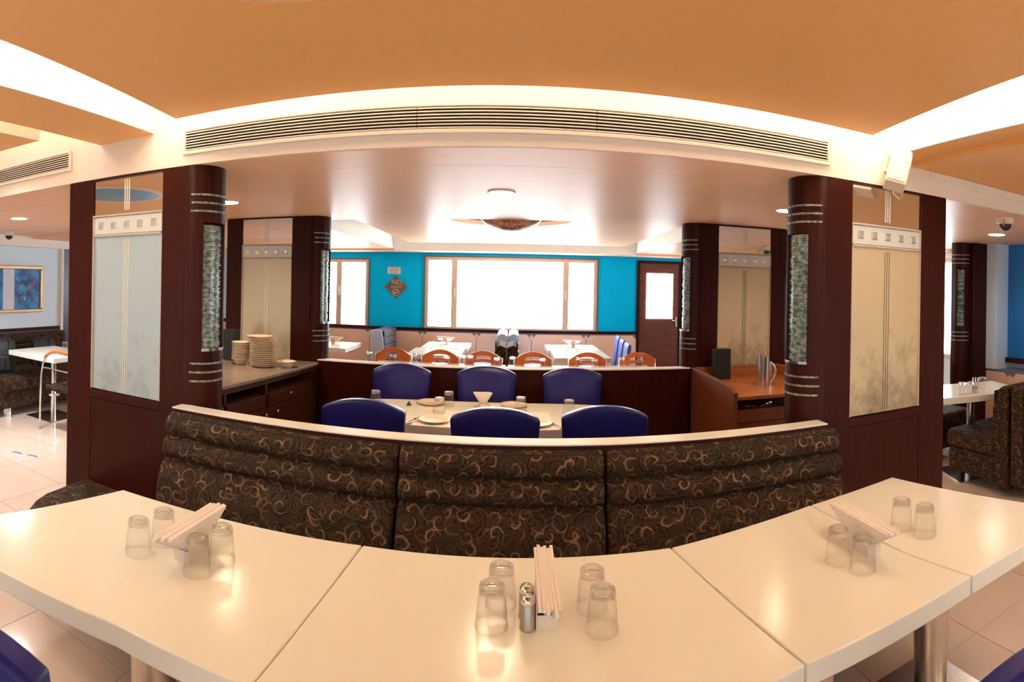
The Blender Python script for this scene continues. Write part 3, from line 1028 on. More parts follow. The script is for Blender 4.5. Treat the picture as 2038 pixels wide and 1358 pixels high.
def cushion(x0, x1, tilt=0.11):
    """upholstered back section with two sewn channels"""
    prof = []      # (z, y) down the front face, bulging between the seams
    segs = [(0.962, 0.862), (0.862, 0.762), (0.762, 0.455)]
    for zi, (za, zb) in enumerate(segs):
        k = 8
        for i in range(k + (1 if zi == 2 else 0)):
            u = i / k
            z = za + (zb - za) * u
            bulge = 0.044 * math.sin(PI * u) ** 0.55 if zi < 2 else 0.044 * (math.sin(PI * min(u * 1.6, .5 + u * .3)) ** 0.55)
            prof.append((z, 2.052 - tilt * (0.962 - z) / 0.5 - bulge + 0.012))
    mb = MB()
    acc = [0.0]
    for i in range(1, len(prof)):
        acc.append(acc[-1] + math.hypot(prof[i][0] - prof[i - 1][0], prof[i][1] - prof[i - 1][1]))
    ni, e = 30, 0.022

    def xu(u):
        return x0 + (x1 - x0) * u

    def fn(u, v):
        z, y = prof[round(v * (len(prof) - 1))]
        x = xu(u)
        dd = min(x - x0, x1 - x)
        if dd < e:
            y = y + (1 - math.sqrt(max(0, 1 - (1 - dd / e) ** 2))) * 0.03
        return (x, y, z)
    us = sorted(set([0, .15 * e / (x1 - x0), .4 * e / (x1 - x0), .7 * e / (x1 - x0), e / (x1 - x0)] + [i / ni for i in range(1, ni)] + [1 - k * e / (x1 - x0) for k in (0, .15, .4, .7, 1)]))
    vs, uvs, n = [], [], len(us)
    for j, (z, y) in enumerate(prof):
        for u in us:
            vs.append(fn(u, j / (len(prof) - 1)))
            uvs.append((xu(u), -acc[j]))
    fs = [((j + 1) * n + i, (j + 1) * n + i + 1, j * n + i + 1, j * n + i) for j in range(len(prof) - 1) for i in range(n - 1)]
    mb.add(vs, fs, uvs)
    # top, ends
    m_ = len(prof)
    back = 2.068
    tv = [vs[i] for i in range(n)] + [(vs[i][0], back, 0.965) for i in range(n)]
    mb.add(tv, [(i, i + 1, n + i + 1, n + i) for i in range(n - 1)])
    for col, fl in ((0, False), (n - 1, True)):
        ev = [vs[j * n + col] for j in range(m_)] + [(vs[j * n + col][0], back, vs[j * n + col][2]) for j in range(m_)]
        ff = [(j, m_ + j, m_ + j + 1, j + 1) for j in range(m_ - 1)]
        mb.add(ev, [f[::-1] for f in ff] if fl else ff)
    return mb


for a, b in ((-1.53, -0.432), (-0.424, 0.372), (0.380, 1.452)):
    cushion(a, b).build('back_cushion', fabric, bench, smooth=True, auto=50)
    B(a + 0.02, b - 0.02, 2.04, 2.068, 0.45, 0.955).build('cushion_board', dark, bench)

# ================================================================== FRONT TABLES


def front_table(name, label, poly, leg, base=True):
    cx = sum(q[0] for q in poly) / len(poly)
    cy = sum(q[1] for q in poly) / len(poly)
    t = thing(name, label, 'table', (cx, cy, 0))
    MB().prism(poly, 0.692, 0.75).build('table_top', laminate, t, bevel=0.004)
    if leg:
        x, y, r = leg
        MB().lathe([(0, 0.012), (r * 0.80, 0.012), (r * 0.84, 0.2), (r, 0.66), (0, 0.66)], (x, y, 0), 32).build('leg', brushed, t, smooth=True, auto=40)
        MB().lathe([(0, 0.66), (r * 0.9, 0.66), (r * 0.9, 0.692), (0, 0.692)], (x, y, 0), 24).build('leg_collar', blackp, t, smooth=True, auto=40)
        q = 0.26
        B(x - q, x + q, y - q, y + q, 0, 0.012).build('base_plate', brushed, t, bevel=0.004)
    return t


front_table('booth_table', 'cream laminate booth table at the left, with glasses and fanned napkins',
            [(-1.416, 1.601), (-0.464, 1.661), (-0.512, 0.985), (-0.87, 0.965), (-1.25, 0.885), (-1.56, 0.80), (-1.62, 0.83)], (-0.98, 1.26, 0.075))
front_table('booth_table', 'cream laminate booth table in the middle, with the metal shakers',
            [(-0.460, 1.661), (0.531, 1.677), (0.653, 1.035), (0.30, 0.985), (-0.508, 0.985)], (0.07, 1.33, 0.075))
front_table('booth_table', 'cream booth table right of the middle one, with a napkin holder at its far corner',
            [(0.536, 1.677), (1.145, 1.80), (1.19, 1.31), (1.238, 1.045), (0.66, 1.036)], (0.88, 1.34, 0.06))
front_table('booth_table', 'outermost cream booth table at the right, in front of the right pier',
            [(1.150, 1.80), (1.63, 1.863), (1.811, 1.252), (1.86, 1.03), (1.243, 1.045), (1.195, 1.31)], (1.46, 1.43, 0.075))

# ================================================================== TABLEWARE


def mk_glass():
    pr = [(0, 0.1035), (0.024, 0.105), (0.0315, 0.1025), (0.0335, 0.095), (0.0345, 0.083), (0.0360, 0.068), (0.0385, 0.038), (0.0425, 0.0),
          (0.0407, 0.0), (0.0367, 0.038), (0.0340, 0.068), (0.0318, 0.083), (0.026, 0.090), (0, 0.091)]
    o = MB().lathe(pr[::-1], (0, 0, 0.0003), 28).build('drinking_glass', glass_m, smooth=True, world=False)
    o.data.materials.append(glass_foot)
    for p in o.data.polygons:
        if p.center.z > 0.0825: p.material_index = 1
    return tag(o, 'upturned glass', 'glass')


GL = Placer(mk_glass)


def napkin_holder(x, y, label, rz=0, group=None, long=True, nlab='paper napkin'):
    t = thing('napkin_holder', label, 'napkin holder', (x, y, 0.75), rz, group)
    w2, L = 0.0275, 0.055
    B(-w2, w2, -L, L, 0.0004, 0.004).build('holder_base', plastic, t, world=False)
    for s in (-1, 1):
        arch = [(s * w2, -L, 0.004)] + [(s * w2, -L * math.cos(a), 0.035 + 0.052 * math.sin(a)) for a in [k * PI / 12 for k in range(13)]] + [(s * w2, L, 0.004)]
        MB().ext(arch, (-s * 0.0025, 0, 0)).build('holder_plate', plastic, t, world=False)
    B(-w2 + .003, w2 - .003, -L, -L + 0.003, 0.004, 0.036).build('holder_end', plastic, t, world=False)
    B(-w2 + .003, w2 - .003, L - 0.003, L, 0.004, 0.036).build('holder_end', plastic, t, world=False)
    return t


NAP = {}


def napkins(x, y, rz, group, labs, half=0.15, zlift=0.757):
    """triangle-folded napkins, fold uppermost, standing on their points between the holder's plates"""
    n = len(labs)
    for k in range(n):
        u = (k - (n - 1) / 2) / max(1, (n - 1) / 2)
        x0 = u * 0.0205
        mb = MB()
        hl = half * random.uniform(0.93, 1.0)
        sh = random.uniform(-0.012, 0.012)
        top = 0.10 + random.uniform(-0.002, 0.002)
        th = 0.0096
        lean = u * 0.0012
        M_ = 10
        vs = []
        for i in range(M_ + 1):
            q = i / M_
            yy = sh + hl * (2 * q - 1)
            zb = max(0.0, (abs(2 * q - 1)) * top * 0.93)
            ln = lean * (1 + 1.1 * abs(2 * q - 1))
            wob = 0.0
            for zz in (zb, top):
                f = zz / top
                for sd in (-1, 1):
                    vs.append((x0 + ln * f + wob * f + sd * th / 2 * (0.9 if zz > zb else 0.6), yy, zz))
        fs = []
        for i in range(M_):
            a, b = i * 4, i * 4 + 4
            fs += [(a, a + 2, b + 2, b), (a + 1, b + 1, b + 3, a + 3), (a + 2, a + 3, b + 3, b + 2), (a, b, b + 1, a + 1)]
        fs += [(0, 1, 3, 2), (M_ * 4, M_ * 4 + 2, M_ * 4 + 3, M_ * 4 + 1)]
        mb.add(vs, fs)
        o = mb.build('paper_napkin', napkin_m, world=False, smooth=True, auto=50)
        o.location = (x, y, zlift)
        o.rotation_euler = (0, 0, rz)
        tag(o, labs[k], 'napkin', group)


for (hx, hy, rz, where, glasses) in (
        (-0.915, 1.36, -0.02, 'left booth table', [(-1.054, 1.267, 'front left'), (-1.032, 1.368, 'back left'), (-0.847, 1.287, 'front right'), (-0.823, 1.385, 'back right')]),
        (0.104, 1.37, 0.0, 'middle booth table', [(-0.034, 1.332, 'front left'), (-0.012, 1.424, 'back left'), (0.240, 1.306, 'front right'), (0.228, 1.398, 'back right')]),
        (1.10, 1.395, 0.02, 'right-hand booth table', [(0.988, 1.382, 'back left'), (1.02, 1.295, 'front left'), (1.308, 1.438, 'back right'), (1.332, 1.343, 'front right')])):
    napkin_holder(hx, hy, 'white arched napkin holder full of folded napkins on the %s' % where, rz)
    names = ['leftmost', 'second from left', 'third from left', 'third from right', 'second from right', 'rightmost']
    napkins(hx, hy, rz, 'napkins in the holder on the %s' % where, ['%s folded white napkin in the holder on the %s' % (q, where) for q in names], half=0.158)
    for gx, gy, pos in glasses:
        GL.at((gx, gy, 0.75), 0, 'upturned clear tumbler, %s of the four on the %s' % (pos, where), 'upturned tumblers on the booth tables')


def mk_shaker():
    t = thing('shaker', 'x', 'shaker')
    MB().lathe([(0, 0.0004), (0.0205, 0.0004), (0.0205, 0.004), (0.019, 0.008), (0.019, 0.062), (0.0175, 0.064), (0, 0.064)], seg=24).build('body', pepper, t, smooth=True, auto=40, world=False)
    MB().lathe([(0, 0.064), (0.0185, 0.064), (0.019, 0.067), (0.0185, 0.074), (0.014, 0.080), (0.006, 0.083), (0, 0.0835)], seg=24).build('cap', chrome, t, smooth=True, auto=40, world=False)
    return t


SH = Placer(mk_shaker)
SH.at((0.056, 1.325, 0.75), 0, 'metal shaker with domed cap, the nearer of two on the middle booth table', 'metal shakers')
SH.at((0.054, 1.372, 0.75), 0, 'metal shaker half hidden behind the nearer one on the middle booth table', 'metal shakers')

# ================================================================== BLUE CHAIRS


def mk_blue():
    t = thing('blue_chair', 'x', 'chair')
    MB().box(-.23, .23, -.22, .22, .40, .475).build('seat', vinyl, t, bevel=0.025, seg=3, world=False)
    out = [(-.205, .44)] + [(-.235, .88), (-.238, .915)]
    k = 12
    arc = [(-.228 + .456 * i / k, .925 + 0.056 * (1 - abs(2 * i / k - 1) ** 2.2)) for i in range(k + 1)]
    poly = [(-.196, .44), (-.210, .66), (-.230, .90)] + arc + [(.230, .90), (.210, .66), (.196, .44)]

    def yb(z):
        return 0.205 + 0.05 * ((z - .44) / .5) ** 1.3
    n = len(poly)
    vs = [(x, yb(z) - .030, z) for x, z in poly] + [(x, yb(z) + .028, z) for x, z in poly]
    # padded front and back: an inner ring set off from the rim
    cxp, czp = 0, .70
    for off, base in ((-.048, 0), (.040, 1)):
        for x, z in poly:
            xi, zi = cxp + (x - cxp) * .80, czp + (z - czp) * .84
            vs.append((xi, yb(zi) + off, zi))
    fs = [(i, n + i, n + (i + 1) % n, (i + 1) % n) for i in range(n)]
    for i in range(n):
        j = (i + 1) % n
        fs.append((i, j, 2 * n + j, 2 * n + i))
        fs.append((n + j, n + i, 3 * n + i, 3 * n + j))
    fs.append(tuple(2 * n + i for i in range(n)))
    fs.append(tuple(3 * n + i for i in range(n - 1, -1, -1)))
    o = MB().add(vs, fs).build('backrest', vinyl, t, smooth=True, world=False, auto=80)
    s = o.modifiers.new('soft', 'BEVEL')
    s.width = 0.012
    s.segments = 3
    s.limit_method = 'ANGLE'
    s.angle_limit = math.radians(35)
    for sx in (-1, 1):
        for sy in (-1, 1):
            MB().tube([(sx * .19, sy * .18, .41), (sx * .20, sy * .205, 0.0)], [.016, .012], 8).build('leg', darkmetal, t, smooth=True, world=False)
    return t


BC = Placer(mk_blue)
# local +y is the back of the chair
for (x, y, rz, lab) in ((-0.835, 3.80, 0.0, 'blue padded chair behind the island table, left of three'),
                        (-0.180, 3.84, 0.0, 'blue padded chair behind the island table, middle of three'),
                        (0.478, 3.82, 0.0, 'blue padded chair behind the island table, right of three'),
                        (-0.79, 3.00, PI + 0.06, 'blue padded chair with its back to the booth, left of three'),
                        (-0.072, 2.97, PI, 'blue padded chair with its back to the booth, middle of three'),
                        (0.512, 3.02, PI - 0.04, 'blue padded chair with its back to the booth, right of three')):
    BC.at((x, y, 0), rz, lab, 'blue chairs round the island table')
BC.at((-0.985, 0.715, 0), PI + 0.40, 'blue padded chair cut off at the bottom left corner of the picture', 'blue chairs in front of the booth tables')
BC.at((1.01, 0.715, 0), PI - 0.40, 'blue padded chair cut off at the bottom right corner of the picture', 'blue chairs in front of the booth tables')

# ================================================================== ISLAND TABLE
it = thing('island_table', 'cream oval dining table set for six among the blue chairs', 'table', (-0.15, 3.52, 0))
ov = []
for k in range(64):
    a = 2 * PI * k / 64
    ca, sa = math.cos(a), math.sin(a)
    ov.append((-0.15 + 0.98 * math.copysign(abs(ca) ** 0.62, ca), 3.52 + 0.36 * math.copysign(abs(sa) ** 0.62, sa)))
MB().prism(ov, 0.69, 0.75).build('table_top', laminate, it, bevel=0.004)
for x in (-0.42, 0.27):
    MB().lathe([(0, 0.012), (0.026, 0.012), (0.026, 0.69), (0, 0.69)], (x, 3.52, 0), 20).build('leg', chrome, it, smooth=True, auto=40)
    B(x - .2, x + .2, 3.32, 3.72, 0, 0.012).build('base_plate', brushed, it, bevel=0.004)


def mk_plate():
    o = MB().lathe([(0, 0.004), (0.055, 0.004), (0.060, 0.0003), (0.066, 0.0003), (0.072, 0.006), (0.098, 0.016), (0.100, 0.018), (0.097, 0.019), (0.070, 0.010), (0.062, 0.007), (0, 0.007)], seg=36).build('plate', porcelain, smooth=True, auto=50, world=False)
    return tag(o, 'plate', 'plate')


PL = Placer(mk_plate)
for (x, y, lab) in ((-0.465, 3.275, 'cream plate at the near edge of the island table, between two chair backs'),
                    (-0.56, 3.75, 'cream plate at the far left of the island table'),
                    (0.03, 3.76, 'cream plate at the far middle of the island table'),
                    (0.165, 3.27, 'cream plate at the near right of the island table, half behind a chair')):
    PL.at((x, y, 0.75), 0, lab, 'plates on the island table')
for (x, y, lab) in ((-0.925, 3.60, 'upturned tumbler at the left end of the island table'),
                    (-0.465, 3.50, 'upturned tumbler in front of the tall one on the island table'),
                    (-0.425, 3.70, 'upturned tumbler standing tallest in view left of the napkins'),
                    (0.075, 3.60, 'upturned tumbler right of the napkins on the island table'),
                    (0.395, 3.52, 'upturned tumbler at the right end of the island table')):
    GL.at((x, y, 0.75), 0, lab, 'tumblers on the island table')
for (x, y, rz, lab) in ((-0.36, 3.46, 0.05, 'white folded paper mat behind the near plate'), (0.20, 3.48, 0.0, 'white folded paper mat right of the napkins'),
                        (0.27, 3.25, -0.5, 'white paper napkin lying under cutlery at the near right')):
    o = MB().obox((0, 0, 0.0011), (0.13, 0.24 if rz > -.3 else 0.12, 0.0016), 0).build('paper_mat', napkin_m, world=False)
    o.location = (x, y, 0.75)
    o.rotation_euler = (0, 0, rz)
    tag(o, lab, 'paper mat')


def mk_fork(z=0.003):
    t = thing('fork', 'x', 'fork')
    MB().tube([(0, -.09, z), (0, -.01, z), (0, .03, z)], [.0035, .0025, .003], 6).build('handle', chrome, t, smooth=True, world=False)
    MB().obox((0, .04, z), (.018, .02, .002)).build('fork_root', chrome, t, world=False)
    for k in range(4):
        MB().tube([(-.0075 + .005 * k, .048, z), (-.0075 + .005 * k, .09, z)], .0013, 5).build('tine', chrome, t, smooth=True, world=False)
    return t


def mk_spoon(z=0.003):
    t = thing('spoon', 'x', 'spoon')
    MB().tube([(0, -.09, z), (0, -.01, z), (0, .045, z)], [.0035, .0025, .003], 6).build('handle', chrome, t, smooth=True, world=False)
    MB().add([(0, .068, z - .001)] + [(.016 * math.cos(2 * PI * k / 12), .068 + .025 * math.sin(2 * PI * k / 12), z + .002) for k in range(12)], [(0, 1 + k, 1 + (k + 1) % 12) for k in range(12)]).build('bowl', chrome, t, smooth=True, world=False)
    return t


FK, SP = Placer(mk_fork), Placer(mk_spoon)
FK.at((-0.60, 3.27, 0.75), -0.35, 'steel fork left of the near plate on the island table', 'cutlery')
SP.at((-0.575, 3.24, 0.75), 2.6, 'steel spoon left of the near plate on the island table', 'cutlery')
FK.at((0.27, 3.25, 0.7521), 0.5, 'steel fork on the folded paper at the near right of the island table', 'cutlery')
SP.at((0.295, 3.255, 0.7521), 0.62, 'steel spoon on the folded paper at the near right of the island table', 'cutlery')
napkin_holder(-0.185, 3.70, 'small napkin holder in the middle of the island table', 0.1)
napkins(-0.185, 3.70, PI / 2 + 0.1, 'napkins on the island table', ['cream folded napkin standing on the island table, %s' % q for q in ('nearest of three', 'middle of three', 'farthest of three')], half=0.06)
tag(MB().lathe([(0, 0.0003), (0.016, 0.0003), (0.018, 0.008), (0.013, 0.014), (0.006, 0.016), (0.006, 0.020), (0.009, 0.026), (0, 0.030)], (-0.70, 3.66, 0.75), 16).build('knob_lid', darkmetal, smooth=True, auto=40), 'tiny dark metal knob left of the far left plate', 'knob')
tag(MB().lathe([(0, 0.0003), (0.03, 0.0003), (0.042, 0.026), (0.04, 0.027), (0.028, 0.006), (0, 0.006)], (-0.10, 3.66, 0.75), 20).build('small_bowl', porcelain, smooth=True, auto=50), 'tiny white dish right of the island table napkins', 'dish')

# ================================================================== LEFT SIDEBOARD
sb = thing('sideboard', 'dark wood sideboard with granite top and curved front, left behind the pier', 'sideboard', (-2.0, 3.4, 0))


def fx(y):      # front edge of the curved top
    u = (4.19 - y) / 1.69
    return -1.575 - 0.045 * math.sin(PI * u * 0.6) - 0.16 * u ** 1.6


ysb = [2.50 + 1.69 * k / 12 for k in range(13)]
MB().prism([(fx(y), y) for y in ysb] + [(-2.36, 4.19), (-2.36, 2.50)], 0.905, 0.93).build('granite_top', granite, sb, bevel=0.004)


def strip(z0, z1, d0, d1, ya, yb):
    yy = [ya + (yb - ya) * k / 6 for k in range(7)]
    return MB().prism([(fx(y) - d0, y) for y in yy] + [(fx(y) - d1, y) for y in reversed(yy)], z0, z1)


strip(0.865, 0.905, 0.025, 0.045, 2.50, 4.19).build('apron', wood_low, sb)
MB().prism([(fx(y) - 0.05, y) for y in ysb] + [(-2.36, 4.19), (-2.36, 2.50)], 0.0, 0.79).build('carcass', wood_low, sb)
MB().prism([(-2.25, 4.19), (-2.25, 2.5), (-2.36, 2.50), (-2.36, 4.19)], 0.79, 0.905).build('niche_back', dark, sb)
for y in (2.62, 2.95, 3.42, 4.12):
    strip(0.79, 0.865, 0.03, 0.40, y - 0.012, y + 0.012).build('niche_divider', wood_low, sb)
for ya, yb in ((2.52, 2.93), (2.96, 3.40), (3.44, 4.10)):
    dr = strip(0.70, 0.785, 0.022, 0.05, ya, yb).build('drawer', wood_low, sb, bevel=0.002)
    if ya > 3.4:
        MB().lathe([(0, 0), (.011, 0), (.011, .012), (0, .016)], (fx(3.75) - .022, 3.75, .742), 12).build('drawer_knob', chrome, dr, smooth=True)
for k, (ya, yb, kn) in enumerate(((2.52, 3.42, 3.37), (3.44, 4.10, 3.52))):
    do = strip(0.08, 0.692, 0.026, 0.05, ya, yb).build('cupboard_door', wood_low, sb, bevel=0.002)
    x = fx(kn) - 0.02
    MB().tube([(x - .01, kn, .655), (x + .018, kn, .655), (x + .022, kn, .655), (x + .034, kn, .655)], [.006, .006, .013, .010], 10).build('knob', chrome, do, smooth=True)
tag(B(-2.16, -2.04, 2.98, 3.30, 0.7905, 0.80).build('paper_pad', paper), 'folded papers lying in the open niche of the left sideboard', 'papers')
tag(B(-2.32, -2.21, 3.86, 3.97, 0.9305, 1.19).build('menu_box', blackp, bevel=0.003), 'tall black box behind the left column, on the granite top', 'box')


def mk_bowl():
    o = MB().lathe([(0, 0.0003), (0.036, 0.0003), (0.040, 0.004), (0.055, 0.030), (0.066, 0.046), (0.075, 0.048), (0.075, 0.051), (0.064, 0.050), (0.052, 0.033), (0.036, 0.007), (0, 0.006)], seg=28).build('bowl', porcelain, smooth=True, auto=50, world=False)
    return tag(o, 'bowl', 'bowl')


ORD = ['', '', 'second', 'third', 'fourth', 'fifth', 'sixth', 'seventh', 'eighth', 'ninth', 'tenth', 'eleventh', 'twelfth']


def level(k, n):
    if k == 0: return 'at the very bottom'
    if k == n - 1: return 'topmost'
    if k < n / 2: return ORD[k + 1] + ' from the bottom'
    return ORD[n - k] + ' from the top'


BW = Placer(mk_bowl)
for k in range(11):
    BW.at((-2.075 + random.uniform(-.003, .003), 3.74 + random.uniform(-.003, .003), 0.93 + 0.0132 * k), 0,
          'cream bowl, %s of the bowl stack on the granite' % level(k, 11), 'bowls stacked on the granite top')
BW.at((-1.70, 3.80, 0.93), 0, 'single cream bowl beside the plate stack on the granite top', 'bowl by the plates')


def mk_dinner():
    o = MB().lathe([(0, 0.004), (0.060, 0.004), (0.064, 0.0003), (0.070, 0.0003), (0.078, 0.006), (0.104, 0.0155), (0.106, 0.018), (0.102, 0.0185), (0.076, 0.009), (0.066, 0.007), (0, 0.007)], seg=32).build('dinner_plate', porcelain, smooth=True, auto=50, world=False)
    return tag(o, 'plate', 'plate')


DP = Placer(mk_dinner)
for k in range(16):
    u = k / 15
    DP.at((-1.872 - 0.012 * u - 0.030 * max(0, u - .8) / .2 + random.uniform(-.002, .002), 3.75, 0.93 + 0.0148 * k), 0,
          'cream plate, %s of the tall plate stack on the granite' % level(k, 16), 'plates stacked on the granite top')

# ================================================================== RIGHT SIDEBOARD
rb = thing('sideboard', 'brown teak sideboard with side panel and open niche, by the right rear pier', 'sideboard', (1.9, 3.75, 0))
MB().ext([(1.485, 3.32, 0), (1.485, 4.19, 0), (1.485, 4.19, 0.955), (1.485, 4.0, 0.955), (1.485, 3.40, 0.93), (1.485, 3.32, 0.90)], (0.03, 0, 0)).build('side_panel', teak_panel, rb, bevel=0.002)
B(1.516, 2.30, 3.33, 4.19, 0.845, 0.87).build('sideboard_top', teak, rb, bevel=0.002)
B(1.516, 2.30, 4.16, 4.19, 0.87, 0.955).build('upstand', teak, rb)
B(2.27, 2.30, 3.5, 4.16, 0.87, 0.955).build('upstand', teak, rb)
B(1.516, 2.30, 3.40, 4.19, 0.0, 0.775).build('carcass', teak_panel, rb)
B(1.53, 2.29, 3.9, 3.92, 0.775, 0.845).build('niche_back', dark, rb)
B(1.516, 2.30, 3.34, 3.40, 0.69, 0.775).build('drawer', teak_panel, rb, bevel=0.002)
B(1.516, 2.30, 3.35, 3.40, 0.06, 0.685).build('cupboard_door', teak_panel, rb, bevel=0.002)
for (x, y, rz, lab) in ((1.62, 3.46, 0.9, 'steel fork lying in the niche of the right sideboard'), (1.80, 3.45, -0.9, 'second steel fork in the niche of the right sideboard, nearer the column')):
    FK.at((x, y, 0.776), rz, lab, 'cutlery')
tag(B(1.625, 1.765, 4.02, 4.10, 0.8705, 1.12).build('menu_box', blackp, bevel=0.003), 'tall black box on the right sideboard beside the jug', 'box')
jug = thing('water_jug', 'tall brushed steel water jug with slanted rim on the right sideboard', 'jug', (1.895, 3.68, 0.87))
jx, jy, jr = 1.895, 3.68, 0.057
vs, K = [], 32
for ring_ in range(2):
    for k in range(K):
        a = 2 * PI * k / K
        rr = jr * (1.0 if ring_ == 0 else 0.93)
        x, y = jx + rr * math.cos(a), jy + rr * math.sin(a)
        vs.append((x, y, 0.8704))
        tz = 1.13 - 0.055 * (x - jx + jr) / (2 * jr) * 1.6
        if math.cos(a) < -0.85: x -= 0.014 * (-(math.cos(a)) - .85) / .15; tz += 0.01
        vs.append((x, y, tz))
fs = []
for k in range(K):
    l = (k + 1) % K
    o_, i_ = 2 * k, 2 * K + 2 * k
    ol, il = 2 * l, 2 * K + 2 * l
    fs += [(o_, ol, ol + 1, o_ + 1), (il, i_, i_ + 1, il + 1), (o_ + 1, ol + 1, il + 1, i_ + 1), (ol, o_, i_, il)]
fs += [tuple(2 * K + 2 * k for k in range(K))]
MB().add(vs, fs).build('jug_body', brushed, jug, smooth=True, auto=40)
hp = []
for k in range(11):
    a = -0.95 + 1.9 * k / 10
    hp.append((jx + jr - 0.055 + 0.10 * math.cos(a), jy, 0.965 + 0.098 * math.sin(a)))
hp = [(jx + jr - 0.004, jy, hp[0][2] + 0.0)] + hp + [(jx + jr - 0.004, jy, hp[-1][2])]
MB().tube(hp, 0.008, 10).build('jug_handle', brushed, jug, smooth=True)

# ================================================================== FAR ROOM


def small_table(name, label, x0, x1, y0, y1, legx=None, z=0.75, group=None, rz=0):
    cx, cy = (x0 + x1) / 2, (y0 + y1) / 2
    t = thing(name, label, 'table', (cx, cy, 0), rz, group)
    a, b = (x1 - x0) / 2, (y1 - y0) / 2
    B(-a, a, -b, b, z - 0.055, z).build('table_top', laminate, t, bevel=0.004, world=False)
    MB().lathe([(0, 0.012), (0.035, 0.012), (0.035, z - .055), (0, z - .055)], seg=20).build('pole', chrome, t, smooth=True, auto=40, world=False)
    MB().lathe([(0.034, 0.25), (0.075, 0.25), (0.075, 0.275), (0.034, 0.275)], seg=24, closed=True).build('pole_ring', chrome, t, smooth=True, auto=40, world=False)
    B(-.22, .22, -.22, .22, 0, 0.012).build('base_plate', brushed, t, bevel=0.004, world=False)
    return t


small_table('restaurant_table', 'white table under the left part of the wide window, farther of two', -1.22, -0.58, 7.10, 7.85)
small_table('restaurant_table', 'white table in front of the far left window table', -1.27, -0.61, 6.36, 7.05)
small_table('restaurant_table', 'white table under the right part of the wide window, farther of two', 0.50, 1.22, 7.10, 7.85)
small_table('restaurant_table', 'white table in front of the far right window table', 0.53, 1.22, 6.36, 7.05)
small_table('restaurant_table', 'white table half behind the left rear column, near the small window', -3.0, -2.1, 6.55, 7.30)
# long table right behind the rear partition
small_table('restaurant_table', 'white table hidden behind the rear partition, left of two', -1.45, -0.05, 5.0, 5.75)
small_table('restaurant_table', 'white table hidden behind the rear partition, right of two', -0.03, 1.5, 5.0, 5.75)


def mk_orange():
    t = thing('cafe_chair', 'x', 'chair')
    MB().box(-.19, .19, -.19, .19, .43, .455).build('seat', chair_wood, t, bevel=0.01, world=False)
    NU, NV = 24, 12

    def P(u, v):
        x = (u - .5) * .40
        zt = .815 + .075 * (1 - (2 * u - 1) ** 2) ** 1.0
        z = .68 + (zt - .68) * v
        return (x, .20 - .035 * (2 * u - 1) ** 2 + .04 * (z - .68), z)
    vs = [P(i / NU, j / NV) for j in range(NV + 1) for i in range(NU + 1)]
    fs = []
    for j in range(NV):
        for i in range(NU):
            u, v = (i + .5) / NU, (j + .5) / NV
            hole = (0.30 < u < 0.70 and (7 <= j <= 8)) or (0.24 < u < 0.70 and (3 <= j <= 4))
            if not hole:
                a = j * (NU + 1) + i
                fs.append((a, a + 1, a + NU + 2, a + NU + 1))
    o = MB().add(vs, fs).build('backrest', chair_wood, t, smooth=True, world=False)
    m = o.modifiers.new('thick', 'SOLIDIFY')
    m.thickness = 0.014
    m.offset = 1
    for s in (-1, 1):
        MB().tube([(s * .195, .21, .0), (s * .195, .185, .45), (s * .20, .19, .70), (s * .203, .195, .815)], .010, 8).build('frame_tube', chrome, t, smooth=True, world=False)
        MB().tube([(s * .18, -.19, .0), (s * .18, -.17, .44)], .010, 8).build('leg', chrome, t, smooth=True, world=False)
    return t


OC = Placer(mk_orange)
for k, (px, lab) in enumerate(((786, 'first from the left'), (880, 'second from the left'), (965, 'third from the left'), (1064, 'third from the right'), (1172, 'second from the right'), (1271, 'first from the right'))):
    OC.at((5.80 * math.tan((px - 1019) / 1060), 5.60, 0), 0, 'orange slotted plywood chair, %s of six behind the rear partition' % lab, 'orange chairs behind the rear partition')
for k, px in enumerate((738, 785, 803, 827, 892, 925, 939, 992, 1010, 1023, 1083, 1129, 1155, 1186, 1240, 1277)):
    where = ['leftmost', 'second from the left', 'third from the left', 'fourth from the left', 'fifth from the left', 'sixth from the left', 'seventh from the left', 'eighth from the left',
             'eighth from the right', 'seventh from the right', 'sixth from the right', 'fifth from the right', 'fourth from the right', 'third from the right', 'second from the right', 'rightmost'][k]
    if px in (803, 1010, 1129): continue
    yy = 5.63 if k % 3 != 1 else 5.52
    GL.at((yy * math.tan((px - 1019) / 1060), yy, 0.75), 0, 'upturned tumbler just above the rear partition, %s in that row' % where, 'tumblers along the rear partition')


def far_holder(x, y, label, g):
    napkin_holder(x, y, label, 0.15)
    napkins(x, y, PI / 2 - 0.3, g, ['white folded napkin %s in the %s' % (q, g.replace('napkins in the ', '')) for q in ('at the front', 'at the back')], half=0.14)


far_holder(-0.93, 7.55, 'napkin holder on the far left window table', 'napkins in the far left window table holder')
far_holder(0.87, 7.50, 'napkin holder on the far right window table', 'napkins in the far right window table holder')
far_holder(-2.40, 6.95, 'napkin holder on the table by the small window', 'napkins in the small window table holder')
for (x, y, lab) in ((-0.985, 7.38, 'upturned tumbler left of the far left napkin holder'), (-0.86, 7.36, 'upturned tumbler right of the far left napkin holder'),
                    (-1.02, 6.90, 'upturned tumbler on the nearer left window table, left of two'), (-0.88, 6.90, 'upturned tumbler on the nearer left window table, right of two'),
                    (0.76, 6.90, 'upturned tumbler on the nearer right window table, left of two'), (0.88, 6.90, 'upturned tumbler on the nearer right window table, right of two'),
                    (0.80, 7.36, 'upturned tumbler left of the far right napkin holder'), (0.93, 7.36, 'upturned tumbler right of the far right napkin holder')):
    GL.at((x, y, 0.75), 0, lab, 'tumblers on the window tables')


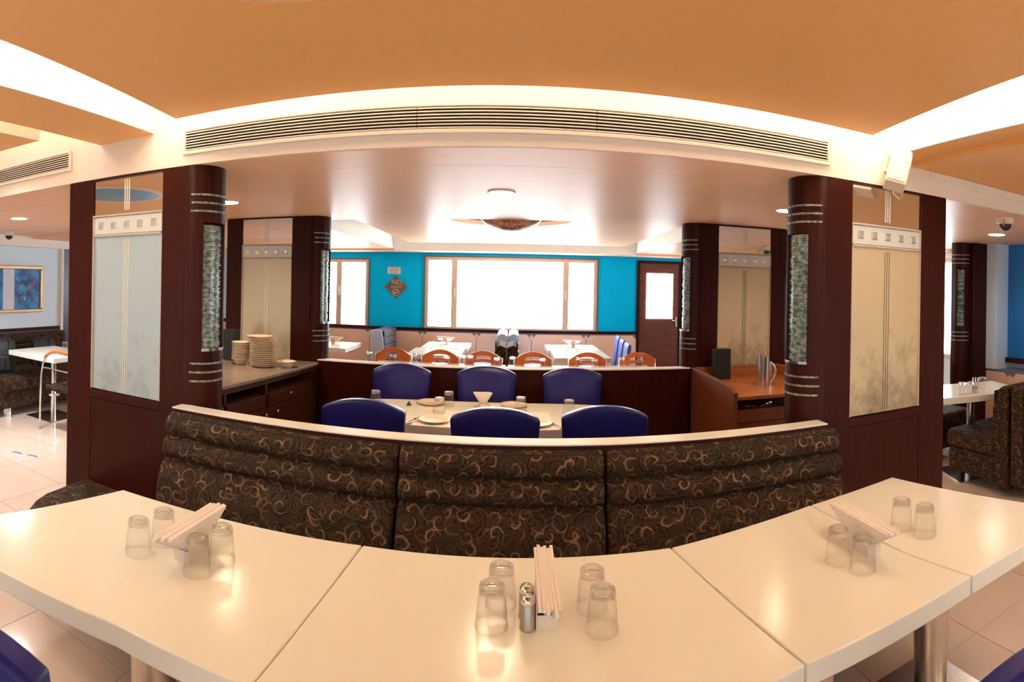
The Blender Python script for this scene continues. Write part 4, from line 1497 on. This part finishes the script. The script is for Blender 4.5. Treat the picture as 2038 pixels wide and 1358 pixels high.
def booth(name, label, x, y0, y1, face, fab, endm, top=0.95, seatd=0.42, w=0.13, group=None, lean=0.05):
    """high-backed bench running in y, seat on the side face (+1 = +x); its near end is capped"""
    t = thing(name, label, 'bench', (x, (y0 + y1) / 2, 0), 0, group)
    lean = -face * lean
    prof = [(0, .42), (face * .01, .62), (face * 0, .80), (lean * .5, top - .02), (lean - face * w * .4, top), (lean - face * w, top - .03), (-face * w, .42)]
    MB().ext([(x + a, y0 + .03, z) for a, z in prof], (0, y1 - y0 - .03, 0)).build('backrest', fab, t, smooth=True, auto=40)
    n = 4
    for k in range(n):
        z = .50 + .11 * k
        B(x + face * .002, x + face * (.028 - .008 * k / 2), y0 + .03, y1, z, z + .095).build('channel', fab, t, bevel=0.02, seg=3)
    MB().ext([(x + a * 1.06, y0, z) for a, z in prof], (0, .03, 0)).build('end_cap', endm, t, bevel=0.012, seg=3)
    B(x, x + face * seatd, y0, y1, .30, .45).build('seat', fab, t, bevel=0.03, seg=3)
    B(x - face * w, x + face * seatd * .9, y0 + .02, y1, .05, .30).build('seat_base', fab, t)
    return t


booth('high_back_bench', 'booth seat with pale blue end and charcoal padded back, left of the window tables', -1.80, 7.35, 8.15, 1, greyvinyl, vinyl_w)
booth('high_back_bench', 'booth seat with end painted pale as window glare at the middle window, left of the back-to-back pair', -0.172, 7.30, 8.15, -1, vinyl_w, vinyl_w, lean=0.0, w=0.122)
booth('high_back_bench', 'booth seat with end painted pale as window glare at the middle window, right of the back-to-back pair', 0.092, 7.30, 8.15, 1, vinyl_w, vinyl_w, lean=0.0, w=0.122)
booth('high_back_bench', 'dark brown booth seat end in front of the middle window pair, left one', -0.172, 6.35, 7.00, -1, fabric, fabric, top=0.89, lean=0.0, w=0.113)
booth('high_back_bench', 'dark brown booth seat end in front of the middle window pair, right one', 0.072, 6.35, 7.00, 1, fabric, fabric, top=0.89, lean=0.0, w=0.113)


def mk_side():
    t = thing('padded_chair', 'x', 'chair')
    MB().box(-.21, .21, -.20, .20, .38, .46).build('seat', vinyl_glare, t, bevel=0.02, seg=3, world=False)
    MB().ext([(-.18, .19, .45), (-.18, .24, .90), (-.18, .255, .945), (-.18, .28, .95), (-.18, .295, .92), (-.18, .25, .45)], (.36, 0, 0)).build('backrest', vinyl_glare, t, bevel=0.015, seg=3, world=False)
    for sx in (-1, 1):
        for sy in (-1, 1):
            MB().tube([(sx * .18, sy * .17, .40), (sx * .19, sy * .19, 0)], .012, 8).build('leg', chrome, t, smooth=True, world=False)
    return t


SC = Placer(mk_side)
for (x, y, lab) in ((1.20, 7.20, 'glare-lightened blue chair by the door, farthest of three in a row'), (1.165, 6.74, 'glare-lightened blue chair by the door, middle of three in a row'), (1.13, 6.28, 'glare-lightened blue chair by the door, nearest of three in a row')):
    SC.at((x, y, 0), -PI / 2 - 0.09, lab, 'glare-lightened blue chairs by the door')

# signs on the blue wall
sg = thing('wall_sign', 'grey diamond no smoking sign with gilt lettering on the blue wall', 'sign', (-1.81, FY, 1.55))
MB().ext([(-1.81, FY - 0.001, 1.37), (-1.62, FY - 0.001, 1.555), (-1.81, FY - 0.001, 1.74), (-2.0, FY - 0.001, 1.555)], (0, -0.012, 0)).build('diamond_plate', signgrey, sg)


def text(body, size, loc, rot, mat, parent, name='lettering', ext=0.0012):
    cu = bpy.data.curves.new(name, 'FONT')
    cu.body = body
    cu.size = size
    cu.extrude = ext
    cu.align_x = 'CENTER'
    cu.align_y = 'CENTER'
    cu.resolution_u = 3
    cu.materials.append(mat)
    tmp = bpy.data.objects.new(name, cu)
    C.objects.link(tmp)
    me = bpy.data.meshes.new_from_object(tmp.evaluated_get(bpy.context.evaluated_depsgraph_get()))
    bpy.data.objects.remove(tmp)
    me.name = name
    o = bpy.data.objects.new(name, me)
    C.objects.link(o)
    o.parent = parent
    o.location = Vector(loc) - Vector(ORIG[parent.name])
    o.rotation_euler = rot
    return o


FACE = (PI / 2, 0, 0)
text('NO', 0.11, (-1.80, FY - 0.0145, 1.625), FACE, gilt, sg)
text('SMOKING', 0.04, (-1.81, FY - 0.0145, 1.555), FACE, gilt, sg)
q = MB()
q.lathe([(0.046, 0), (0.055, 0), (0.055, 0.003), (0.046, 0.003)], (0, 0, 0), 24, closed=True)
q.box(-.05, .05, -.004, .004, 0, .003)
tf(q, Matrix.Translation((-1.81, FY - 0.0132, 1.465)) @ Matrix.Rotation(PI / 2, 4, 'X') @ Matrix.Rotation(0.6, 4, 'Z')).build('emblem', gilt, sg)
B(-1.85, -1.79, FY - 0.0165, FY - 0.0135, 1.460, 1.468).build('cigarette', cream, sg)
nt = thing('notice', 'small pale printed notice above the diamond sign', 'sign', (-1.85, FY, 1.76))
B(-1.955, -1.745, FY - 0.006, FY - 0.001, 1.76, 1.865).build('notice_sheet', paper, nt)
for k in range(5):
    B(-1.93 + 0.006 * (k % 3), -1.77 - 0.01 * (k % 2), FY - 0.0075, FY - 0.006, 1.778 + 0.017 * k, 1.784 + 0.017 * k).build('printed_line', ink, nt)
text('WE', 0.055, (XL + 0.0515, 5.50, 1.64), (PI / 2, 0, PI / 2), ink, ds)

# ================================================================== LEFT-HAND ROOM
# painting
pm = pmat('abstract_canvas', (0.02, 0.14, 0.45), 0.5)
n, l = nodes(pm)
bs = n['Principled BSDF']
tc = n.new('ShaderNodeTexCoord')


def mixn(fac, a, b):
    q = n.new('ShaderNodeMix')
    q.data_type = 'RGBA'
    l.new(fac, q.inputs[0])
    for i, x in ((6, a), (7, b)):
        if isinstance(x, tuple): q.inputs[i].default_value = (*x, 1)
        else: l.new(x, q.inputs[i])
    return q.outputs[2]


def ramp(src, a, b):
    r = n.new('ShaderNodeMapRange')
    r.inputs['From Min'].default_value = a
    r.inputs['From Max'].default_value = b
    l.new(src, r.inputs[0])
    return r.outputs[0]


def nz(scale, det, seed):
    t = n.new('ShaderNodeTexNoise')
    t.noise_dimensions = '4D'
    t.inputs['W'].default_value = seed
    t.inputs['Scale'].default_value = scale
    t.inputs['Detail'].default_value = det
    l.new(tc.outputs['Object'], t.inputs['Vector'])
    return t.outputs['Fac']


def mul(a, b):
    q = n.new('ShaderNodeMath')
    q.operation = 'MULTIPLY'
    l.new(a, q.inputs[0])
    l.new(b, q.inputs[1])
    return q.outputs[0]


sx = n.new('ShaderNodeSeparateXYZ')
l.new(tc.outputs['Generated'], sx.inputs[0])
v = n.new('ShaderNodeTexVoronoi')
v.inputs['Scale'].default_value = 14
l.new(tc.outputs['Object'], v.inputs['Vector'])
col = mixn(ramp(nz(5, 6, 1), .4, .6), (0.01, 0.09, 0.36), (0.03, 0.30, 0.66))
mid = mul(ramp(sx.outputs['Y'], 0.66, 0.72), ramp(sx.outputs['Y'], 0.97, 0.85))
mid = mul(mid, mul(ramp(sx.outputs['Z'], 0.08, 0.25), ramp(sx.outputs['Z'], 0.93, 0.78)))
col = mixn(mul(mid, ramp(nz(11, 8, 2), .46, .56)), col, (0.02, 0.03, 0.10))
col = mixn(mul(mid, ramp(nz(9, 8, 3), .57, .64)), col, (0.34, 0.24, 0.12))
col = mixn(mul(mul(mid, ramp(sx.outputs['Y'], .83, .87)), ramp(nz(13, 6, 4), .52, .60)), col, (0.50, 0.08, 0.05))
col = mixn(mul(mid, ramp(nz(10, 8, 5), .60, .68)), col, (0.35, 0.55, 0.72))
band = mul(ramp(sx.outputs['Y'], 0.530, 0.537), ramp(sx.outputs['Y'], 0.675, 0.668))
col = mixn(band, col, (0.66, 0.70, 0.85))
l.new(col, bs.inputs['Base Color'])
pt = thing('painting', 'gold framed blue abstract painting with a white upright band on the left wall', 'painting', (XL, 4.35, 1.12))
py0, py1, pz0, pz1 = 3.35, 4.80, 1.12, 1.76
B(XL + 0.002, XL + 0.02, py0 + .04, py1 - .04, pz0 + .04, pz1 - .04).build('canvas', pm, pt)
for a in ((py0, py1, pz0, pz0 + .045), (py0, py1, pz1 - .045, pz1), (py0, py0 + .045, pz0 + .045, pz1 - .045), (py1 - .045, py1, pz0 + .045, pz1 - .045)):
    B(XL + 0.002, XL + 0.04, *a).build('frame_bar', gold, pt, bevel=0.008)

# bench along the left wall
lb = thing('wall_bench', 'swirl-patterned bench along the left wall under the painting', 'bench', (-5.35, 4.3, 0))
B(-5.66, -4.85, 3.45, 5.08, .30, .45).build('seat', fabric, lb, bevel=0.03, seg=3)
B(-5.66, -4.90, 3.45, 5.08, .10, .30).build('seat_base', fabric, lb, bevel=0.01)
for k in range(3):
    z = .45 + .135 * k
    B(-5.80, -5.62 - .012 * k, 3.45, 5.10, z, z + .135).build('back_channel', fabric, lb, bevel=0.028, seg=3)
for y in (3.55, 4.9):
    B(-4.98, -4.92, y, y + .06, 0, .10).build('leg', chrome, lb)
    B(-5.60, -5.54, y, y + .06, 0, .10).build('leg', chrome, lb)
small_table('restaurant_table', 'cream table with chrome pole in front of the left wall bench', -5.05, -4.24, 3.66, 4.36)
GL.at((-4.62, 4.16, 0.75), 0, 'upturned tumbler on the left-hand room table, left of two', 'tumblers on the left-hand room table')
GL.at((-4.53, 4.18, 0.75), 0, 'upturned tumbler on the left-hand room table, right of two', 'tumblers on the left-hand room table')
napkin_holder(-4.42, 4.20, 'napkin holder on the left-hand room table, half behind the pier', 0.3)
napkins(-4.42, 4.20, 0.3, 'napkins on the left-hand room table', ['white folded napkin on the left-hand room table, %s' % q for q in ('left one', 'right one')], half=0.10)

# cafe chair with curved orange arm
ac = thing('arm_chair', 'chrome tube chair with orange curved rail tucked at the left-hand room table', 'chair', (-4.0, 3.62, 0))
for y in (3.56, 4.02):
    arc = [(-4.335, y, 0.0), (-4.33, y, 0.40), (-4.315, y, 0.60)] + [(-4.06 - .245 * math.cos(a), y, 0.64 + .20 * math.sin(a)) for a in [k * PI / 10 for k in range(1, 6)]] + [(-3.85, y, .83), (-3.74, y, .75), (-3.70, y, .45), (-3.69, y, 0)]
    MB().tube(arc, 0.011, 10).build('frame_tube', chrome, ac, smooth=True)
    wr_ = [(-4.06 - .245 * math.cos(a), y, 0.645 + .21 * math.sin(a)) for a in [k * PI / 10 for k in range(2, 6)]] + [(-3.85, y, .845), (-3.76, y, .80)]
    MB().tube(wr_, 0.017, 10).build('arm_rail', chair_wood, ac, smooth=True)
MB().box(-4.28, -3.80, 3.57, 4.01, .43, .485).build('seat', fabric, ac, bevel=0.022, seg=3)
MB().tube([(-4.30, 3.56, .66), (-3.72, 3.56, .66)], .008, 8).build('side_bar', chrome, ac, smooth=True)
MB().box(-3.74, -3.70, 3.58, 4.0, .55, .80).build('backrest', fabric, ac, bevel=0.018, seg=3)


def backpack(label, loc, rz, sc=1.0, red=False):
    t = thing('backpack', label, 'bag', loc, rz)
    prof = [(-.16, 0), (-.17, .12), (-.155, .28), (-.11, .37), (-.03, .41), (.05, .40), (.10, .34), (.125, .20), (.13, .06), (.12, 0)]
    def P(q): return q * sc
    n = 12
    rings = []
    for k in range(n + 1):
        u = k / n * 2 - 1
        shrink = 1 - 0.22 * abs(u) ** 3
        rings.append([(P(a * shrink), P(u * .155), P(z * (1 - .10 * abs(u) ** 3)) + .0005) for a, z in prof])
    m = len(prof)
    vs = [p for r in rings for p in r]
    fs = [(k * m + i, k * m + (i + 1) % m, (k + 1) * m + (i + 1) % m, (k + 1) * m + i) for k in range(n) for i in range(m)]
    fs += [tuple(range(m - 1, -1, -1)), tuple(n * m + i for i in range(m))]
    MB().add(vs, fs).build('bag_body', bagcloth, t, smooth=True, auto=60, world=False)
    MB().box(P(.11), P(.165), P(-.11), P(.11), P(.03), P(.22)).build('front_pocket', bagcloth, t, bevel=0.03 * sc, seg=3, world=False)
    for s in (-1, 1):
        MB().tube([(P(-.05), P(s * .07), P(.405)), (P(.06), P(s * .075), P(.415)), (P(.135), P(s * .08), P(.33)), (P(.16), P(s * .085), P(.18)), (P(.15), P(s * .10), P(.05))], .014 * sc, 8).build('strap', blackp, t, smooth=True, world=False)
    MB().tube([(P(-.08), P(-.03), P(.40)), (P(-.06), P(-.02), P(.445)), (P(-.06), P(.02), P(.445)), (P(-.08), P(.03), P(.40))], .009 * sc, 8).build('grab_handle', blackp, t, smooth=True, world=False)
    MB().tube([(P(.155), P(.02), P(.30)), (P(.17), P(.02), P(.20)), (P(.17), P(.02), P(.06))], .006 * sc, 6).build('piping' if red else 'zip', redtrim if red else darkmetal, t, smooth=True, world=False)
    return t


backpack('large black backpack leaning on the left wall bench, cut by the picture edge', (-5.28, 3.72, .45), 0.15 - 0.6, 1.02)
backpack('smaller black backpack with red piping at the far end of the left wall bench', (-5.38, 4.46, .45), -0.5, 0.92, True)

# ================================================================== RIGHT-HAND ROOM
small_table('restaurant_table', 'cream table with chrome pole in the right-hand room', -0.42 + 3.66, 0.42 + 3.66, 2.83, 3.43, rz=-0.34)
GL.at((3.40, 3.00, 0.75), 0, 'upturned tumbler on the right-hand room table, left of three', 'tumblers on the right-hand room table')
GL.at((3.47, 2.97, 0.75), 0, 'upturned tumbler on the right-hand room table, next to the napkin holder', 'tumblers on the right-hand room table')
GL.at((3.74, 3.06, 0.75), 0, 'upturned tumbler on the right-hand room table, behind the napkin holder', 'tumblers on the right-hand room table')
napkin_holder(3.585, 3.01, 'arched white napkin holder on the right-hand room table', -0.9)
napkins(3.585, 3.01, -0.9, 'napkins on the right-hand room table', ['white folded napkin on the right-hand room table, %s' % q for q in ('left one', 'middle one', 'right one')], half=0.12)


def cross_bench(label, x0, x1, yb, face, top=0.88):
    """bench running in x; face +1 looks towards +y. Back thickness .16"""
    t = thing('high_back_bench', label, 'bench', ((x0 + x1) / 2, yb, 0))
    prof = [(0, .40), (.02 * face, .55), (0, .72), (-.035 * face, top - .03), (-.075 * face, top), (-.12 * face, top - .012), (-.13 * face, .06), (0, .06)]
    MB().ext([(x0, yb + a, z) for a, z in prof], (x1 - x0, 0, 0)).build('backrest', fabric, t, smooth=True, auto=35, bevel=0.01)
    B(x0, x1, yb, yb + face * .52, .30, .45).build('seat', fabric, t, bevel=0.035, seg=3)
    B(x0 + .004, x1, yb, yb + face * .49, .11, .30).build('seat_base', fabric, t, bevel=0.01)
    for k in range(3):
        z = .48 + .12 * k
        B(x0 + .01, x1, yb, yb + face * (.045 - .014 * k), z, z + .115).build('back_channel', fabric, t, bevel=0.02, seg=3)
    for x in (x0 + .06, x1 - .1):
        B(x, x + .04, yb + face * .40, yb + face * .44, 0, .11).build('leg', darkmetal, t)
    return t


cross_bench('swirl-patterned booth seat beside the right-hand room table, end-on to the view', 3.36, 4.6, 2.62, 1)
cb = thing('high_back_bench', 'swirl-patterned booth back at the right picture edge, with sewn channels', 'bench', (3.9, 2.42, 0))
B(3.36, 4.6, 2.36, 2.465, .11, .88).build('backrest', fabric, cb, bevel=0.025, seg=3)
for k in range(3):
    z = .50 + .12 * k
    B(3.38, 4.6, 2.315, 2.37, z, z + .116).build('back_channel', fabric, cb, bevel=0.024, seg=3)
B(3.37, 4.6, 1.95, 2.36, .32, .45).build('seat', fabric, cb, bevel=0.03, seg=3)
B(3.38, 4.6, 2.0, 2.36, .11, .32).build('seat_base', fabric, cb)
for x in (3.42, 4.5):
    B(x, x + .04, 2.05, 2.09, 0, .11).build('leg', darkmetal, cb)
cross_bench('dark swirl-patterned booth seat on the far side of the right-hand room table', 3.50, 4.14, 4.02, -1)
